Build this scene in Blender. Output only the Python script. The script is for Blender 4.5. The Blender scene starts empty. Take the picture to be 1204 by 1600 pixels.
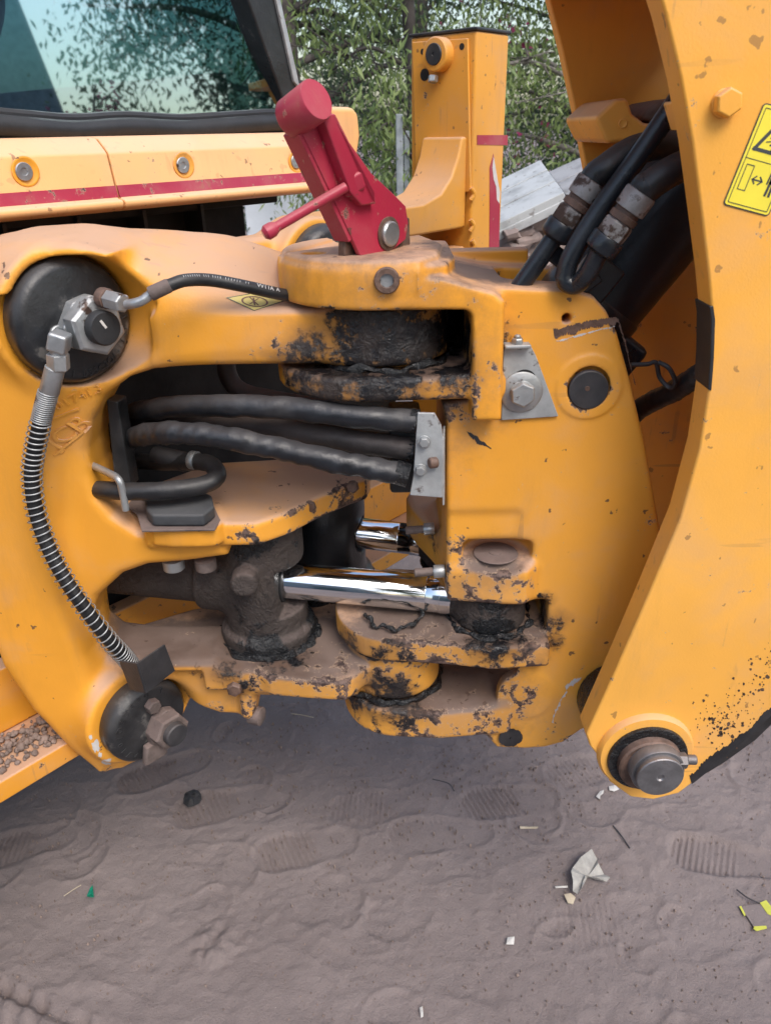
import bpy, bmesh, math, random
import numpy as np
from mathutils import Vector, Matrix
try:
    import openvdb
except ImportError:
    import pyopenvdb as openvdb

random.seed(7)
RNG = np.random.default_rng(7)
SC = bpy.context.scene
COL = SC.collection

# ------------------------------------------------------------------ camera, sky, sun, exposure
PITCH, ROLL, F, EZ = math.radians(26.4), math.radians(1.2), 1200.0, 1.45
_cp, _sp, _cr, _sr = math.cos(PITCH), math.sin(PITCH), math.cos(ROLL), math.sin(ROLL)
FW = np.array([0, _cp, -_sp]); _R0 = np.array([1.0, 0, 0]); _U0 = np.array([0, _sp, _cp])
RR = _R0 * _cr - _U0 * _sr
UU = _U0 * _cr + _R0 * _sr
EYE = np.array([0, 0, EZ])
cam_d = bpy.data.cameras.new('camera')
cam_d.lens = 27.0; cam_d.sensor_width = 36.0; cam_d.sensor_fit = 'AUTO'
cam_d.clip_start = 0.02; cam_d.clip_end = 1000
cam_d.dof.use_dof = True; cam_d.dof.focus_distance = 1.22; cam_d.dof.aperture_fstop = 8.7
cam = bpy.data.objects.new('camera', cam_d); COL.objects.link(cam)
cam.matrix_world = Matrix(((RR[0], UU[0], -FW[0], 0), (RR[1], UU[1], -FW[1], 0), (RR[2], UU[2], -FW[2], EZ), (0, 0, 0, 1)))
SC.camera = cam

SUN_ELEV, SUN_AZ = math.radians(52), math.radians(152)     # azimuth clockwise from +Y (behind the camera, to its right)
W = bpy.data.worlds.new('World'); SC.world = W; W.use_nodes = True
wn = W.node_tree; wn.nodes.clear()
sky = wn.nodes.new('ShaderNodeTexSky'); sky.sky_type = 'NISHITA'; sky.sun_disc = False
sky.sun_elevation = SUN_ELEV; sky.sun_rotation = SUN_AZ
sky.air_density = 1.3; sky.dust_density = 3.0; sky.ozone_density = 1.0
bg = wn.nodes.new('ShaderNodeBackground'); bg.inputs['Strength'].default_value = 0.15
wo = wn.nodes.new('ShaderNodeOutputWorld')
wn.links.new(sky.outputs[0], bg.inputs[0]); wn.links.new(bg.outputs[0], wo.inputs[0])
sun_d = bpy.data.lights.new('sun', 'SUN'); sun_d.energy = 1.25; sun_d.angle = math.radians(28); sun_d.color = (1.0, 0.97, 0.93)
sun = bpy.data.objects.new('sun', sun_d); COL.objects.link(sun)
_sd = Vector((math.sin(SUN_AZ) * math.cos(SUN_ELEV), math.cos(SUN_AZ) * math.cos(SUN_ELEV), math.sin(SUN_ELEV)))
sun.rotation_euler = _sd.to_track_quat('Z', 'Y').to_euler(); sun.location = _sd * 20
VS = SC.view_settings
VS.view_transform = 'Standard'; VS.look = 'None'; VS.gamma = 1.0; VS.use_curve_mapping = False
VS.exposure = 0.72
SC.render.engine = 'CYCLES'
SC.cycles.max_bounces = 8
SC.cycles.transparent_max_bounces = 12

# ------------------------------------------------------------------ measuring: lines of sight onto planes of the place
def ray(px, py): return FW + (px - 602) / F * RR - (py - 800) / F * UU
def P(px, py, Y):
    d = ray(px, py); return EYE + d * (Y / d[1])
def H(px, py, Z):
    d = ray(px, py); return EYE + d * ((Z - EZ) / d[2])
# machine frame: a runs along the rear of the machine, b points out of it
O0 = np.array([-0.40, 1.0]); MA = np.array([0.66, 0.75]); MA = MA / np.linalg.norm(MA); NB = np.array([MA[1], -MA[0]])
def M(a, b, z):
    q = O0 + a * MA + b * NB; return np.array([q[0], q[1], z])
def PB(px, py, b):
    d = ray(px, py); n = np.array([NB[0], NB[1], 0.0]); p0 = M(0, b, 0)
    return EYE + d * (((p0 - EYE) @ n) / (d @ n))
def PA(px, py, a):
    d = ray(px, py); n = np.array([MA[0], MA[1], 0.0]); p0 = M(a, 0, 0)
    return EYE + d * (((p0 - EYE) @ n) / (d @ n))
NB3 = np.array([NB[0], NB[1], 0.0]); MA3 = np.array([MA[0], MA[1], 0.0]); Z3 = np.array([0, 0, 1.0]); X3 = np.array([1.0, 0, 0]); Y3 = np.array([0, 1.0, 0])

# ------------------------------------------------------------------ materials
MATS = {}
class NT:
    def __init__(s, name):
        s.m = bpy.data.materials.new(name); s.m.use_nodes = True; s.t = s.m.node_tree; s.t.nodes.clear()
        s.out = s.n('ShaderNodeOutputMaterial'); s.bsdf = s.n('ShaderNodeBsdfPrincipled')
        s.l(s.bsdf.outputs[0], s.out.inputs[0]); s.co = s.n('ShaderNodeTexCoord').outputs['Object']
        MATS[name] = s.m
    def n(s, t, **k):
        q = s.t.nodes.new(t)
        for a, b in k.items(): setattr(q, a, b)
        return q
    def l(s, a, b): s.t.links.new(a, b)
    def val(s, sock, v):
        if hasattr(v, 'node'): s.l(v, sock)
        else: sock.default_value = v
    def noise(s, scale, detail=4, rough=0.55, co=None, dist=0.0, stretch=None):
        q = s.n('ShaderNodeTexNoise'); q.inputs['Scale'].default_value = scale; q.inputs['Detail'].default_value = detail
        q.inputs['Roughness'].default_value = rough; q.inputs['Distortion'].default_value = dist
        c = co or s.co
        if stretch:
            mp = s.n('ShaderNodeMapping'); mp.inputs['Scale'].default_value = stretch; s.l(c, mp.inputs[0]); c = mp.outputs[0]
        s.l(c, q.inputs['Vector']); return q.outputs['Fac']
    def ma(s, op, a, b=0.0, c=0.0, clamp=False):
        q = s.n('ShaderNodeMath', operation=op); q.use_clamp = clamp
        s.val(q.inputs[0], a); s.val(q.inputs[1], b); s.val(q.inputs[2], c); return q.outputs[0]
    def step(s, v, lo, hi, a=0.0, b=1.0):
        q = s.n('ShaderNodeMapRange', interpolation_type='SMOOTHSTEP'); s.val(q.inputs[0], v)
        for i, x in zip((1, 2, 3, 4), (lo, hi, a, b)): q.inputs[i].default_value = x
        return q.outputs[0]
    def mix(s, f, a, b, mode='MIX'):
        q = s.n('ShaderNodeMix', data_type='RGBA', blend_type=mode); s.val(q.inputs[0], f)
        for sock, v in ((q.inputs[6], a), (q.inputs[7], b)):
            if hasattr(v, 'node'): s.l(v, sock)
            else: sock.default_value = (*v, 1) if len(v) == 3 else v
        return q.outputs[2]
    def attr(s, name): 
        q = s.n('ShaderNodeAttribute', attribute_name=name); return q.outputs['Fac']
    def upz(s):
        g = s.n('ShaderNodeNewGeometry'); x = s.n('ShaderNodeSeparateXYZ'); s.l(g.outputs['Normal'], x.inputs[0]); return x.outputs[2]
    def bump(s, h, strength=0.3, dist=0.002):
        q = s.n('ShaderNodeBump'); q.inputs['Strength'].default_value = strength; q.inputs['Distance'].default_value = dist
        s.l(h, q.inputs['Height']); s.l(q.outputs[0], s.bsdf.inputs['Normal'])
    def set(s, color=None, rough=None, metal=None, spec=None, **k):
        b = s.bsdf.inputs
        if color is not None:
            if hasattr(color, 'node'): s.l(color, b['Base Color'])
            else: b['Base Color'].default_value = (*color, 1)
        if rough is not None: s.val(b['Roughness'], rough)
        if metal is not None: s.val(b['Metallic'], metal)
        if spec is not None: b['Specular IOR Level'].default_value = spec
        for a, v in k.items(): s.val(b[a.replace('_', ' ')], v)
        return s.m

DUST = (0.47, 0.33, 0.27)
def paint(name, base, dust=0.75, chips=0.0, spots=1.0, chipcol=(0.045, 0.028, 0.025), rough=0.42, dustcol=DUST, fade=0.0, grain=0.15):
    s = NT(name)
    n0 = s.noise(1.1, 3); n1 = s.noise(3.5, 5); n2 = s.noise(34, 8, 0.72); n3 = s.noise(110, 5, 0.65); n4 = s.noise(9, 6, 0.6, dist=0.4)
    wear = s.attr('wear'); grease = s.attr('grease'); dirt = s.attr('dirt')
    c = s.mix(s.step(n1, 0.3, 0.7), [x * 0.91 for x in base], [min(1, x * 1.06) for x in base]); c = s.mix(s.ma('MULTIPLY', s.step(s.noise(12, 6, 0.7, stretch=(1, 1, 0.18)), 0.52, 0.75), 0.22), c, (0.33, 0.17, 0.06))
    c = s.mix(s.ma('MULTIPLY', s.step(n0, 0.42, 0.68), 0.30), c, [base[0], min(1, base[1] * 1.22 + 0.02), base[2] * 1.8 + 0.05])   # paler patches: a sky sheen mixed into the paint colour
    c = s.mix(s.ma('MULTIPLY', s.step(n4, 0.45, 0.75), 0.21 + fade), c, DUST)
    sc1 = s.ma('MULTIPLY', s.step(s.noise(70, 2, 0.4, stretch=(0.07, 1, 1)), 0.66, 0.70), s.step(n1, 0.45, 0.62)); sc2 = s.ma('MULTIPLY', s.step(s.noise(80, 2, 0.4, stretch=(1, 1, 0.06)), 0.68, 0.71), s.step(n4, 0.48, 0.62))
    c = s.mix(s.ma('MULTIPLY', s.ma('MAXIMUM', sc1, sc2), 0.32), c, (0.30, 0.17, 0.09))                     # rubbed-in dust film
    up = s.upz()
    du = s.ma('MULTIPLY', s.step(up, 0.22, 0.8), s.step(n4, 0.15, 0.55, 0.55, 1.0))
    du = s.ma('MULTIPLY', du, dust)
    c = s.mix(du, c, dustcol)
    dm = s.step(s.ma('ADD', s.ma('MULTIPLY', dirt, 0.85), s.ma('MULTIPLY', n2, 0.7)), 0.52, 0.88)
    dm = s.ma('MULTIPLY', dm, s.step(up, -0.2, 0.75, 0.30, 1.0))
    c = s.mix(s.ma('MULTIPLY', dm, 0.92), c, s.mix(s.step(n4, 0.35, 0.65), (0.085, 0.062, 0.056), (0.155, 0.115, 0.10)))                                   # brown dried dirt
    ch = s.ma('ADD', n2, s.ma('MULTIPLY', wear, 0.18)); ch = s.ma('ADD', ch, s.ma('MULTIPLY', n3, 0.16))
    ch = s.ma('ADD', ch, chips); pt = s.n('ShaderNodeNewGeometry').outputs['Pointiness']
    ch = s.ma('ADD', ch, s.ma('MULTIPLY', s.ma('SUBTRACT', pt, 0.5), s.ma('ADD', 0.4, s.ma('MULTIPLY', wear, 3.4)), clamp=False))
    prim = s.step(ch, 0.735, 0.755); chm = s.step(ch, 0.755, 0.785)
    c = s.mix(s.ma('MULTIPLY', prim, 0.5), c, (0.55, 0.38, 0.25)); c = s.mix(chm, c, s.mix(s.step(n3, 0.42, 0.6), chipcol, (0.16, 0.105, 0.085)))
    sp = s.step(s.ma('ADD', s.noise(48, 3, 0.5), s.ma('MULTIPLY', n1, 0.16)), 0.775, 0.80)
    c = s.mix(s.ma('MULTIPLY', sp, 0.85 * spots), c, (0.09, 0.055, 0.04))
    gm = s.step(s.ma('ADD', s.ma('MULTIPLY', grease, 0.68), s.ma('MULTIPLY', s.ma('SUBTRACT', n2, 0.5), 1.5)), 0.38, 0.58)
    gc = s.mix(s.step(n4, 0.45, 0.65), (0.010, 0.010, 0.012), (0.048, 0.036, 0.031))
    gh = s.step(s.ma('ADD', s.ma('MULTIPLY', grease, 0.78), s.ma('MULTIPLY', s.ma('SUBTRACT', n4, 0.5), 0.9)), 0.25, 0.62)
    c = s.mix(s.ma('MULTIPLY', gh, 0.6), c, (0.10, 0.052, 0.028))
    c = s.mix(gm, c, gc)
    r = s.ma('ADD', s.ma('MULTIPLY', du, 0.4), s.step(n4, 0.3, 0.7, rough - 0.06, rough + 0.12))
    r = s.ma('ADD', s.ma('MULTIPLY', r, s.ma('SUBTRACT', 1.0, gm)), s.ma('MULTIPLY', gm, s.step(n4, 0.44, 0.66, 0.10, 0.55)))
    s.set(c, r, 0.0)
    hgt = s.ma('ADD', s.ma('MULTIPLY', s.noise(320, 2), grain), s.ma('MULTIPLY', chm, -0.5))
    hgt = s.ma('ADD', hgt, s.ma('MULTIPLY', s.ma('MULTIPLY', gm, s.noise(55, 6, 0.62, dist=1.6)), 4.5))
    s.bump(hgt, 0.5, 0.0025)
    return s.m

YEL = (0.80, 0.345, 0.032)
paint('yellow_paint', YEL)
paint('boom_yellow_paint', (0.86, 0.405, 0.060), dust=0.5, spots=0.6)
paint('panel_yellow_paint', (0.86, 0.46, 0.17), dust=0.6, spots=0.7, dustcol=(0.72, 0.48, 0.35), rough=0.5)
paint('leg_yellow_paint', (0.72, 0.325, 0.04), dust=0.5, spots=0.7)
paint('red_paint', (0.42, 0.028, 0.062), chips=0.02, dust=0.62, spots=0.9, dustcol=(0.42, 0.13, 0.14), chipcol=(0.1, 0.03, 0.03), rough=0.38)
paint('red_stripe', (0.36, 0.02, 0.045), dust=0.3, spots=0.5, dustcol=(0.42, 0.13, 0.14))

def simple(name, col, rough=0.5, metal=0.0, var=0.25, scale=30, dust=0.0, bump=0.2, dustcol=(0.30, 0.22, 0.19), bscale=180, spec=None, stains=0.0, staincol=(0.08, 0.05, 0.04)):
    s = NT(name); n1 = s.noise(scale, 6, 0.6); n2 = s.noise(scale * 0.3, 5, 0.6)
    c = s.mix(s.step(n1, 0.3, 0.7), [x * (1 - var) for x in col], [min(1, x * (1 + var)) for x in col])
    m = 0.0
    if dust:
        m = s.ma('MULTIPLY', s.ma('ADD', s.step(s.upz(), -0.1, 0.8, 0.15, 1.0), s.step(n2, 0.45, 0.7, -0.25, 0.35)), dust, clamp=True)
        c = s.mix(m, c, dustcol)
    if stains:
        st = s.step(s.ma('ADD', n1, s.ma('MULTIPLY', n2, 0.5)), 0.95 - 0.22 * stains, 1.05 - 0.22 * stains)
        c = s.mix(st, c, staincol); 
    r = s.step(n2, 0.3, 0.7, max(0.02, rough - 0.1), min(1, rough + 0.12))
    if dust: r = s.ma('ADD', r, s.ma('MULTIPLY', m, 0.35), clamp=True)
    if dust and metal: metal = s.ma('MULTIPLY', metal, s.ma('SUBTRACT', 1.0, m))
    s.set(c, r, metal, spec)
    s.bump(s.ma('ADD', s.noise(bscale, 3), s.ma('MULTIPLY', n1, 0.7)), bump, 0.002)
    return s.m

simple('zinc_steel', (0.42, 0.44, 0.45), 0.4, 0.75, 0.12, 40, dust=0.25, dustcol=(0.33, 0.3, 0.28), stains=0.3)
simple('galvanised_plate', (0.40, 0.42, 0.43), 0.5, 0.45, 0.15, 35, dust=0.35, dustcol=(0.34, 0.30, 0.27), stains=0.35)
simple('dusty_steel', (0.14, 0.11, 0.10), 0.6, 0.2, 0.3, 50, dust=0.8, dustcol=(0.19, 0.14, 0.125), bump=0.4)
simple('worn_fitting', (0.30, 0.30, 0.30), 0.5, 0.45, 0.25, 45, dust=0.3, stains=0.9, staincol=(0.07, 0.045, 0.035))
simple('rusty_steel', (0.13, 0.08, 0.06), 0.6, 0.3, 0.4, 60, dust=0.3, bump=0.5)
simple('dark_steel', (0.035, 0.037, 0.042), 0.42, 0.3, 0.2, 30, dust=0.25, dustcol=(0.2, 0.17, 0.16))
simple('pin_steel', (0.20, 0.20, 0.21), 0.42, 0.7, 0.25, 25, dust=0.2, stains=0.4, staincol=(0.11, 0.06, 0.04))
simple('black_plastic', (0.016, 0.017, 0.019), 0.36, 0.0, 0.35, 25, dust=0.34, dustcol=(0.13, 0.125, 0.125), stains=0.5, staincol=(0.11, 0.105, 0.10))
simple('black_rubber', (0.016, 0.017, 0.019), 0.55, 0.0, 0.2, 25, dust=0.12, dustcol=(0.12, 0.12, 0.125))
simple('hose_rubber', (0.012, 0.013, 0.015), 0.42, 0.0, 0.25, 40, dust=0.22, dustcol=(0.16, 0.145, 0.14), bump=0.35, bscale=90)
simple('sleeve_rubber', (0.012, 0.014, 0.018), 0.38, 0.0, 0.3, 28, dust=0.26, dustcol=(0.17, 0.155, 0.15), bump=1.0, bscale=34)
simple('sleeve_dusty', (0.026, 0.022, 0.022), 0.55, 0.0, 0.3, 28, dust=0.38, dustcol=(0.15, 0.115, 0.105), bump=1.0, bscale=34)
simple('ram_black_paint', (0.010, 0.012, 0.016), 0.35, 0.0, 0.25, 14, dust=0.16, dustcol=(0.14, 0.145, 0.16))
simple('tube_black_paint', (0.014, 0.017, 0.022), 0.3, 0.0, 0.25, 20, dust=0.12, dustcol=(0.16, 0.16, 0.17))
simple('bare_grey_pad', (0.035, 0.04, 0.046), 0.55, 0.0, 0.2, 30, dust=0.4, dustcol=(0.13, 0.125, 0.125))
simple('sticker_yellow', (0.86, 0.72, 0.06), 0.4, 0.0, 0.06, 12, bump=0.03)
simple('sticker_faded', (0.62, 0.50, 0.16), 0.5, 0.0, 0.15, 20, bump=0.03)
simple('print_black', (0.05, 0.055, 0.06), 0.45, 0.0, 0.1, 20, bump=0.02)
simple('print_brown', (0.16, 0.07, 0.05), 0.5, 0.0, 0.2, 20, bump=0.02)
simple('white_print', (0.6, 0.6, 0.58), 0.5, 0.0, 0.1, 20, bump=0.02)
simple('bare_peel', (0.6, 0.58, 0.56), 0.6, 0.0, 0.1, 40, bump=0.05)
simple('chip_brown', (0.075, 0.045, 0.030), 0.7, 0.0, 0.6, 90)
simple('worn_black', (0.022, 0.022, 0.025), 0.55, 0.1, 0.4, 20, dust=0.12)
simple('black_tape', (0.018, 0.020, 0.024), 0.45, 0.0, 0.15, 20, bump=0.05)
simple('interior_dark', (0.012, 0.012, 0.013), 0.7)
simple('interior_grey', (0.10, 0.13, 0.13), 0.7)
simple('concrete', (0.26, 0.29, 0.31), 0.85, 0.0, 0.25, 12, bump=0.6, stains=0.4)
simple('bark', (0.065, 0.056, 0.052), 0.9, 0.0, 0.35, 14, bump=1.0, bscale=40)
simple('grey_twig', (0.20, 0.18, 0.165), 0.9, 0.0, 0.3, 20, bump=0.6)
simple('white_wall', (0.72, 0.76, 0.8), 0.7, 0.0, 0.05, 5, bump=0.1)
simple('clod', (0.22, 0.165, 0.14), 0.95, 0.0, 0.3, 40, bump=0.8)
simple('straw', (0.45, 0.38, 0.28), 0.8)
simple('green_glass', (0.01, 0.22, 0.13), 0.15, 0.0, 0.3, 60)
simple('charcoal', (0.025, 0.024, 0.026), 0.7, 0.0, 0.3, 60, bump=0.8)
simple('pale_chip', (0.55, 0.53, 0.5), 0.8, 0.0, 0.15, 60)
simple('dry_leaf', (0.36, 0.345, 0.315), 0.75, 0.0, 0.16, 55, bump=0.5)
simple('tape_yellow', (0.52, 0.52, 0.07), 0.45, 0.0, 0.1, 30)
simple('rag_dark', (0.05, 0.045, 0.05), 0.8)

def grease_mat(name, base, glossy):
    s = NT(name); n1 = s.noise(22, 7, 0.65, dist=0.8); n2 = s.noise(7, 5); n3 = s.noise(60, 6, 0.6, dist=1.5)
    g = s.step(s.ma('ADD', n1, s.ma('MULTIPLY', s.attr('grease'), 0.5)), 0.62 - glossy, 0.72 - glossy)
    c = s.mix(s.step(n2, 0.35, 0.65), base, [x * 1.7 for x in base])
    up = s.step(s.upz(), 0.2, 0.9, 0.0, 0.6); c = s.mix(up, c, (0.15, 0.115, 0.105))
    c = s.mix(g, c, (0.012, 0.013, 0.015))
    s.set(c, s.ma('ADD', s.ma('MULTIPLY', s.ma('SUBTRACT', 1.0, g), 0.5), s.step(n3, 0.3, 0.7, 0.16, 0.4)))
    s.bump(s.ma('ADD', n3, s.ma('MULTIPLY', n1, 1.6)), 0.95, 0.006); return s.m
grease_mat('greasy_dirt', (0.036, 0.028, 0.025), 0.07)
grease_mat('black_grease', (0.020, 0.018, 0.018), 0.30)

def chrome():
    s = NT('chrome'); n = s.noise(60, 3, stretch=(0.15, 1, 1))
    s.set((0.86, 0.88, 0.9), s.step(n, 0.3, 0.8, 0.07, 0.17), 1.0); return s.m
chrome()
def glass():
    s = NT('tinted_glass'); s.t.nodes.remove(s.bsdf)
    tr = s.n('ShaderNodeBsdfTransparent'); tr.inputs[0].default_value = (0.30, 0.48, 0.50, 1)
    gl = s.n('ShaderNodeBsdfGlossy'); gl.inputs[0].default_value = (0.62, 0.80, 0.88, 1); gl.inputs['Roughness'].default_value = 0.022
    fr = s.n('ShaderNodeFresnel'); fr.inputs[0].default_value = 1.9
    mx = s.n('ShaderNodeMixShader')
    s.l(s.ma('ADD', fr.outputs[0], 0.30, clamp=True), mx.inputs[0]); s.l(tr.outputs[0], mx.inputs[1]); s.l(gl.outputs[0], mx.inputs[2])
    s.l(mx.outputs[0], s.out.inputs[0])
glass()
def leaf(name, a, b, c3):
    s = NT(name); n = s.noise(1.3, 3); g = s.attr('tone')
    c = s.mix(g, a, b); c = s.mix(s.step(n, 0.5, 0.75, 0, 0.5), c, c3)
    s.set(c, 0.5)
    tl = s.n('ShaderNodeBsdfTranslucent'); s.l(c, tl.inputs[0]); mx = s.n('ShaderNodeMixShader'); mx.inputs[0].default_value = 0.35
    s.l(s.bsdf.outputs[0], mx.inputs[1]); s.l(tl.outputs[0], mx.inputs[2]); s.l(mx.outputs[0], s.out.inputs[0])
leaf('leaf_dark', (0.035, 0.065, 0.035), (0.12, 0.175, 0.085), (0.085, 0.13, 0.08))
leaf('leaf_light', (0.13, 0.20, 0.06), (0.27, 0.34, 0.12), (0.17, 0.25, 0.09))
leaf('petal_pink', (0.25, 0.02, 0.09), (0.36, 0.04, 0.14), (0.28, 0.02, 0.1))
def soil():
    s = NT('brown_soil'); n1 = s.noise(2.2, 6, 0.6); n2 = s.noise(30, 8, 0.7); n3 = s.noise(220, 5, 0.7)
    c = s.mix(s.step(n1, 0.3, 0.7), (0.195, 0.160, 0.153), (0.245, 0.203, 0.194))
    c = s.mix(s.step(n2, 0.5, 0.8, 0, 0.35), c, (0.30, 0.252, 0.238)); c = s.mix(s.step(n3, 0.60, 0.72, 0, 0.5), c, (0.115, 0.09, 0.082)); c = s.mix(s.step(s.noise(420, 3, 0.7), 0.6, 0.7, 0, 0.5), c, (0.33, 0.285, 0.265))
    sp = s.step(s.noise(170, 2), 0.765, 0.79); c = s.mix(sp, c, (0.42, 0.37, 0.34))
    s.set(c, 0.95, spec=0.2); s.bump(s.ma('ADD', n3, s.ma('MULTIPLY', n2, 1.3)), 0.6, 0.006)
soil()
def board(name, col):
    s = NT(name); n1 = s.noise(9, 7, 0.65); n2 = s.noise(14, 5, 0.6, stretch=(1, 1, 1))
    c = s.mix(s.step(n1, 0.42, 0.72), col, [x * 0.62 for x in col]); c = s.mix(s.step(s.noise(40, 5), 0.62, 0.7, 0, 0.7), c, (0.16, 0.14, 0.13))
    s.set(c, 0.8); s.bump(n1, 0.4, 0.004)
board('weathered_white', (0.47, 0.49, 0.50)); board('weathered_grey', (0.34, 0.34, 0.35)); board('clay_tile', (0.26, 0.20, 0.18))

# ------------------------------------------------------------------ object helpers
def link_child(o, parent):
    COL.objects.link(o)
    if parent is not None:
        o.parent = parent
        bpy.context.view_layer.update()
        o.matrix_parent_inverse = parent.matrix_world.inverted()
def meshdata(name, V, Fc, mat, smooth=True, angle=35):
    me = bpy.data.meshes.new(name)
    me.from_pydata([tuple(map(float, v)) for v in V], [], [tuple(int(i) for i in f) for f in Fc])
    bm = bmesh.new(); bm.from_mesh(me); bmesh.ops.recalc_face_normals(bm, faces=bm.faces); bm.to_mesh(me); bm.free()
    if mat: me.materials.append(MATS[mat])
    if smooth:
        me.shade_smooth()
        if angle: me.set_sharp_from_angle(angle=math.radians(angle))
    return me
def obj(name, V, Fc, mat, parent=None, bevel=0, seg=2, smooth=True, angle=35):
    o = bpy.data.objects.new(name, meshdata(name, V, Fc, mat, smooth, angle)); link_child(o, parent)
    if bevel:
        b = o.modifiers.new('bevel', 'BEVEL'); b.width = bevel; b.segments = seg; b.limit_method = 'ANGLE'; b.angle_limit = math.radians(32); b.harden_normals = False
        w = o.modifiers.new('wn', 'WEIGHTED_NORMAL'); w.keep_sharp = False
        for e in o.data.edges: e.use_edge_sharp = False
    return o
def thing(name, label, cat, loc, group=None, kind=None):
    o = bpy.data.objects.new(name, None); o.location = loc; o.empty_display_size = 0.05; COL.objects.link(o)
    tag(o, label, cat, group, kind); bpy.context.view_layer.update(); return o
def tag(o, label=None, cat=None, group=None, kind=None):
    for k, v in (('label', label), ('category', cat), ('group', group), ('kind', kind)):
        if v: o[k] = v
    return o
def prism_vf(pts_front, vec):
    n = len(pts_front); a = [np.array(p, float) for p in pts_front]; v = np.array(vec, float)
    V = a + [p + v for p in a]
    return V, [tuple(range(n)), tuple(range(2 * n - 1, n - 1, -1))] + [(i, (i + 1) % n, n + (i + 1) % n, n + i) for i in range(n)]
def prism(name, pts, vec, mat, parent=None, bevel=0.003, **k):
    V, Fc = prism_vf(pts, vec); return obj(name, V, Fc, mat, parent, bevel, **k)
def join(parts):
    V, Fc = [], []
    for v, f in parts:
        n = len(V); V += list(v); Fc += [tuple(i + n for i in q) for q in f]
    return V, Fc
def box_vf(c, ax, ay, az, sx, sy, sz):
    c = np.array(c, float); ax, ay, az = [np.array(q, float) for q in (ax, ay, az)]
    V = [c + ax * sx * i / 2 + ay * sy * j / 2 + az * sz * k / 2 for i in (-1, 1) for j in (-1, 1) for k in (-1, 1)]
    return V, [(0, 1, 3, 2), (4, 6, 7, 5), (0, 4, 5, 1), (2, 3, 7, 6), (0, 2, 6, 4), (1, 5, 7, 3)]
def frame_of(axis, up=None):
    a = np.array(axis, float); a /= np.linalg.norm(a)
    u = np.array(up if up is not None else ((0, 0, 1.0) if abs(a[2]) < 0.9 else (1.0, 0, 0)), float); u = u - a * (a @ u); u /= np.linalg.norm(u)
    return a, u, np.cross(a, u)
def lathe_vf(prof, org, axis, seg=32, up=None, rot=0.0):
    """prof: list of (radius, height) along axis from org; closed at both ends"""
    a, u, w = frame_of(axis, up); org = np.array(org, float); V = []; Fc = []
    for r, h in prof:
        for k in range(seg):
            t = 2 * math.pi * k / seg + rot; V.append(org + a * h + (u * math.cos(t) + w * math.sin(t)) * r)
    for i in range(len(prof) - 1):
        for k in range(seg): Fc.append((i * seg + k, i * seg + (k + 1) % seg, (i + 1) * seg + (k + 1) % seg, (i + 1) * seg + k))
    Fc.append(tuple(range(seg))); Fc.append(tuple(range((len(prof) - 1) * seg, len(prof) * seg)))
    return V, Fc
def lathe(name, prof, org, axis, mat, parent=None, seg=32, bevel=0, angle=40, rot=0.0, up=None):
    V, Fc = lathe_vf(prof, org, axis, seg, up, rot); return obj(name, V, Fc, mat, parent, bevel, angle=angle)
def cyl(name, org, axis, r, h, mat, parent=None, ch=0.0015, seg=32):
    ch = min(ch, r * 0.4, h * 0.4)
    return lathe(name, [(r - ch, 0), (r, ch), (r, h - ch), (r - ch, h)], org, axis, mat, parent, seg)
def hexhead_vf(org, axis, af, h, rot=0.3, flange=0.0, fh=0.002):
    parts = []; R = af / math.sqrt(3); z0 = 0
    if flange: parts.append(lathe_vf([(flange, 0), (flange, fh * 0.7), (flange * 0.96, fh)], org, axis, 28)); z0 = fh
    parts.append(lathe_vf([(R, z0), (R, h - 0.0022), (R * 0.90, h), (R * 0.80, h + 0.0004)], org, axis, 6, rot=rot))
    return join(parts)
def hexhead(name, org, axis, af, h, mat, parent=None, rot=0.3, flange=0.0, fh=0.002):
    V, Fc = hexhead_vf(org, axis, af, h, rot, flange, fh); return obj(name, V, Fc, mat, parent, 0.0008, seg=2, angle=25)
def curve_pts(ctrl, n=12):
    c = [np.array(p, float) for p in ctrl]
    if len(c) < 3: return [c[0] + (c[1] - c[0]) * t for t in np.linspace(0, 1, n)]
    q = [2 * c[0] - c[1]] + c + [2 * c[-1] - c[-2]]; out = []
    for i in range(1, len(q) - 2):
        for t in np.linspace(0, 1, n, endpoint=False):
            a, b, d, e = q[i - 1], q[i], q[i + 1], q[i + 2]
            out.append(0.5 * ((2 * b) + (d - a) * t + (2 * a - 5 * b + 4 * d - e) * t * t + (3 * b - a - 3 * d + e) * t ** 3))
    out.append(c[-1]); return out
def frames(pts):
    pts = [np.array(p, float) for p in pts]; T = []
    for i in range(len(pts)):
        d = pts[min(i + 1, len(pts) - 1)] - pts[max(i - 1, 0)]; T.append(d / (np.linalg.norm(d) + 1e-12))
    _, u, _ = frame_of(T[0]); U = [u]
    for i in range(1, len(T)):
        u = U[-1] - T[i] * (T[i] @ U[-1]); U.append(u / (np.linalg.norm(u) + 1e-12))
    return pts, T, U
def tube_vf(pts, r, seg=14, wr=None):
    """r: number, or function of t in 0..1; wr(t, angle) multiplies the radius"""
    pts, T, U = frames(pts); V = []; Fc = []; n = len(pts)
    for i in range(n):
        w = np.cross(T[i], U[i]); rr = r(i / (n - 1)) if callable(r) else r
        for k in range(seg):
            t = 2 * math.pi * k / seg; q = rr * (wr(i / (n - 1), t) if wr else 1.0)
            V.append(pts[i] + (U[i] * math.cos(t) + w * math.sin(t)) * q)
    for i in range(n - 1):
        for k in range(seg): Fc.append((i * seg + k, i * seg + (k + 1) % seg, (i + 1) * seg + (k + 1) % seg, (i + 1) * seg + k))
    Fc.append(tuple(range(seg))); Fc.append(tuple(range((n - 1) * seg, n * seg)))
    return V, Fc
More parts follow.
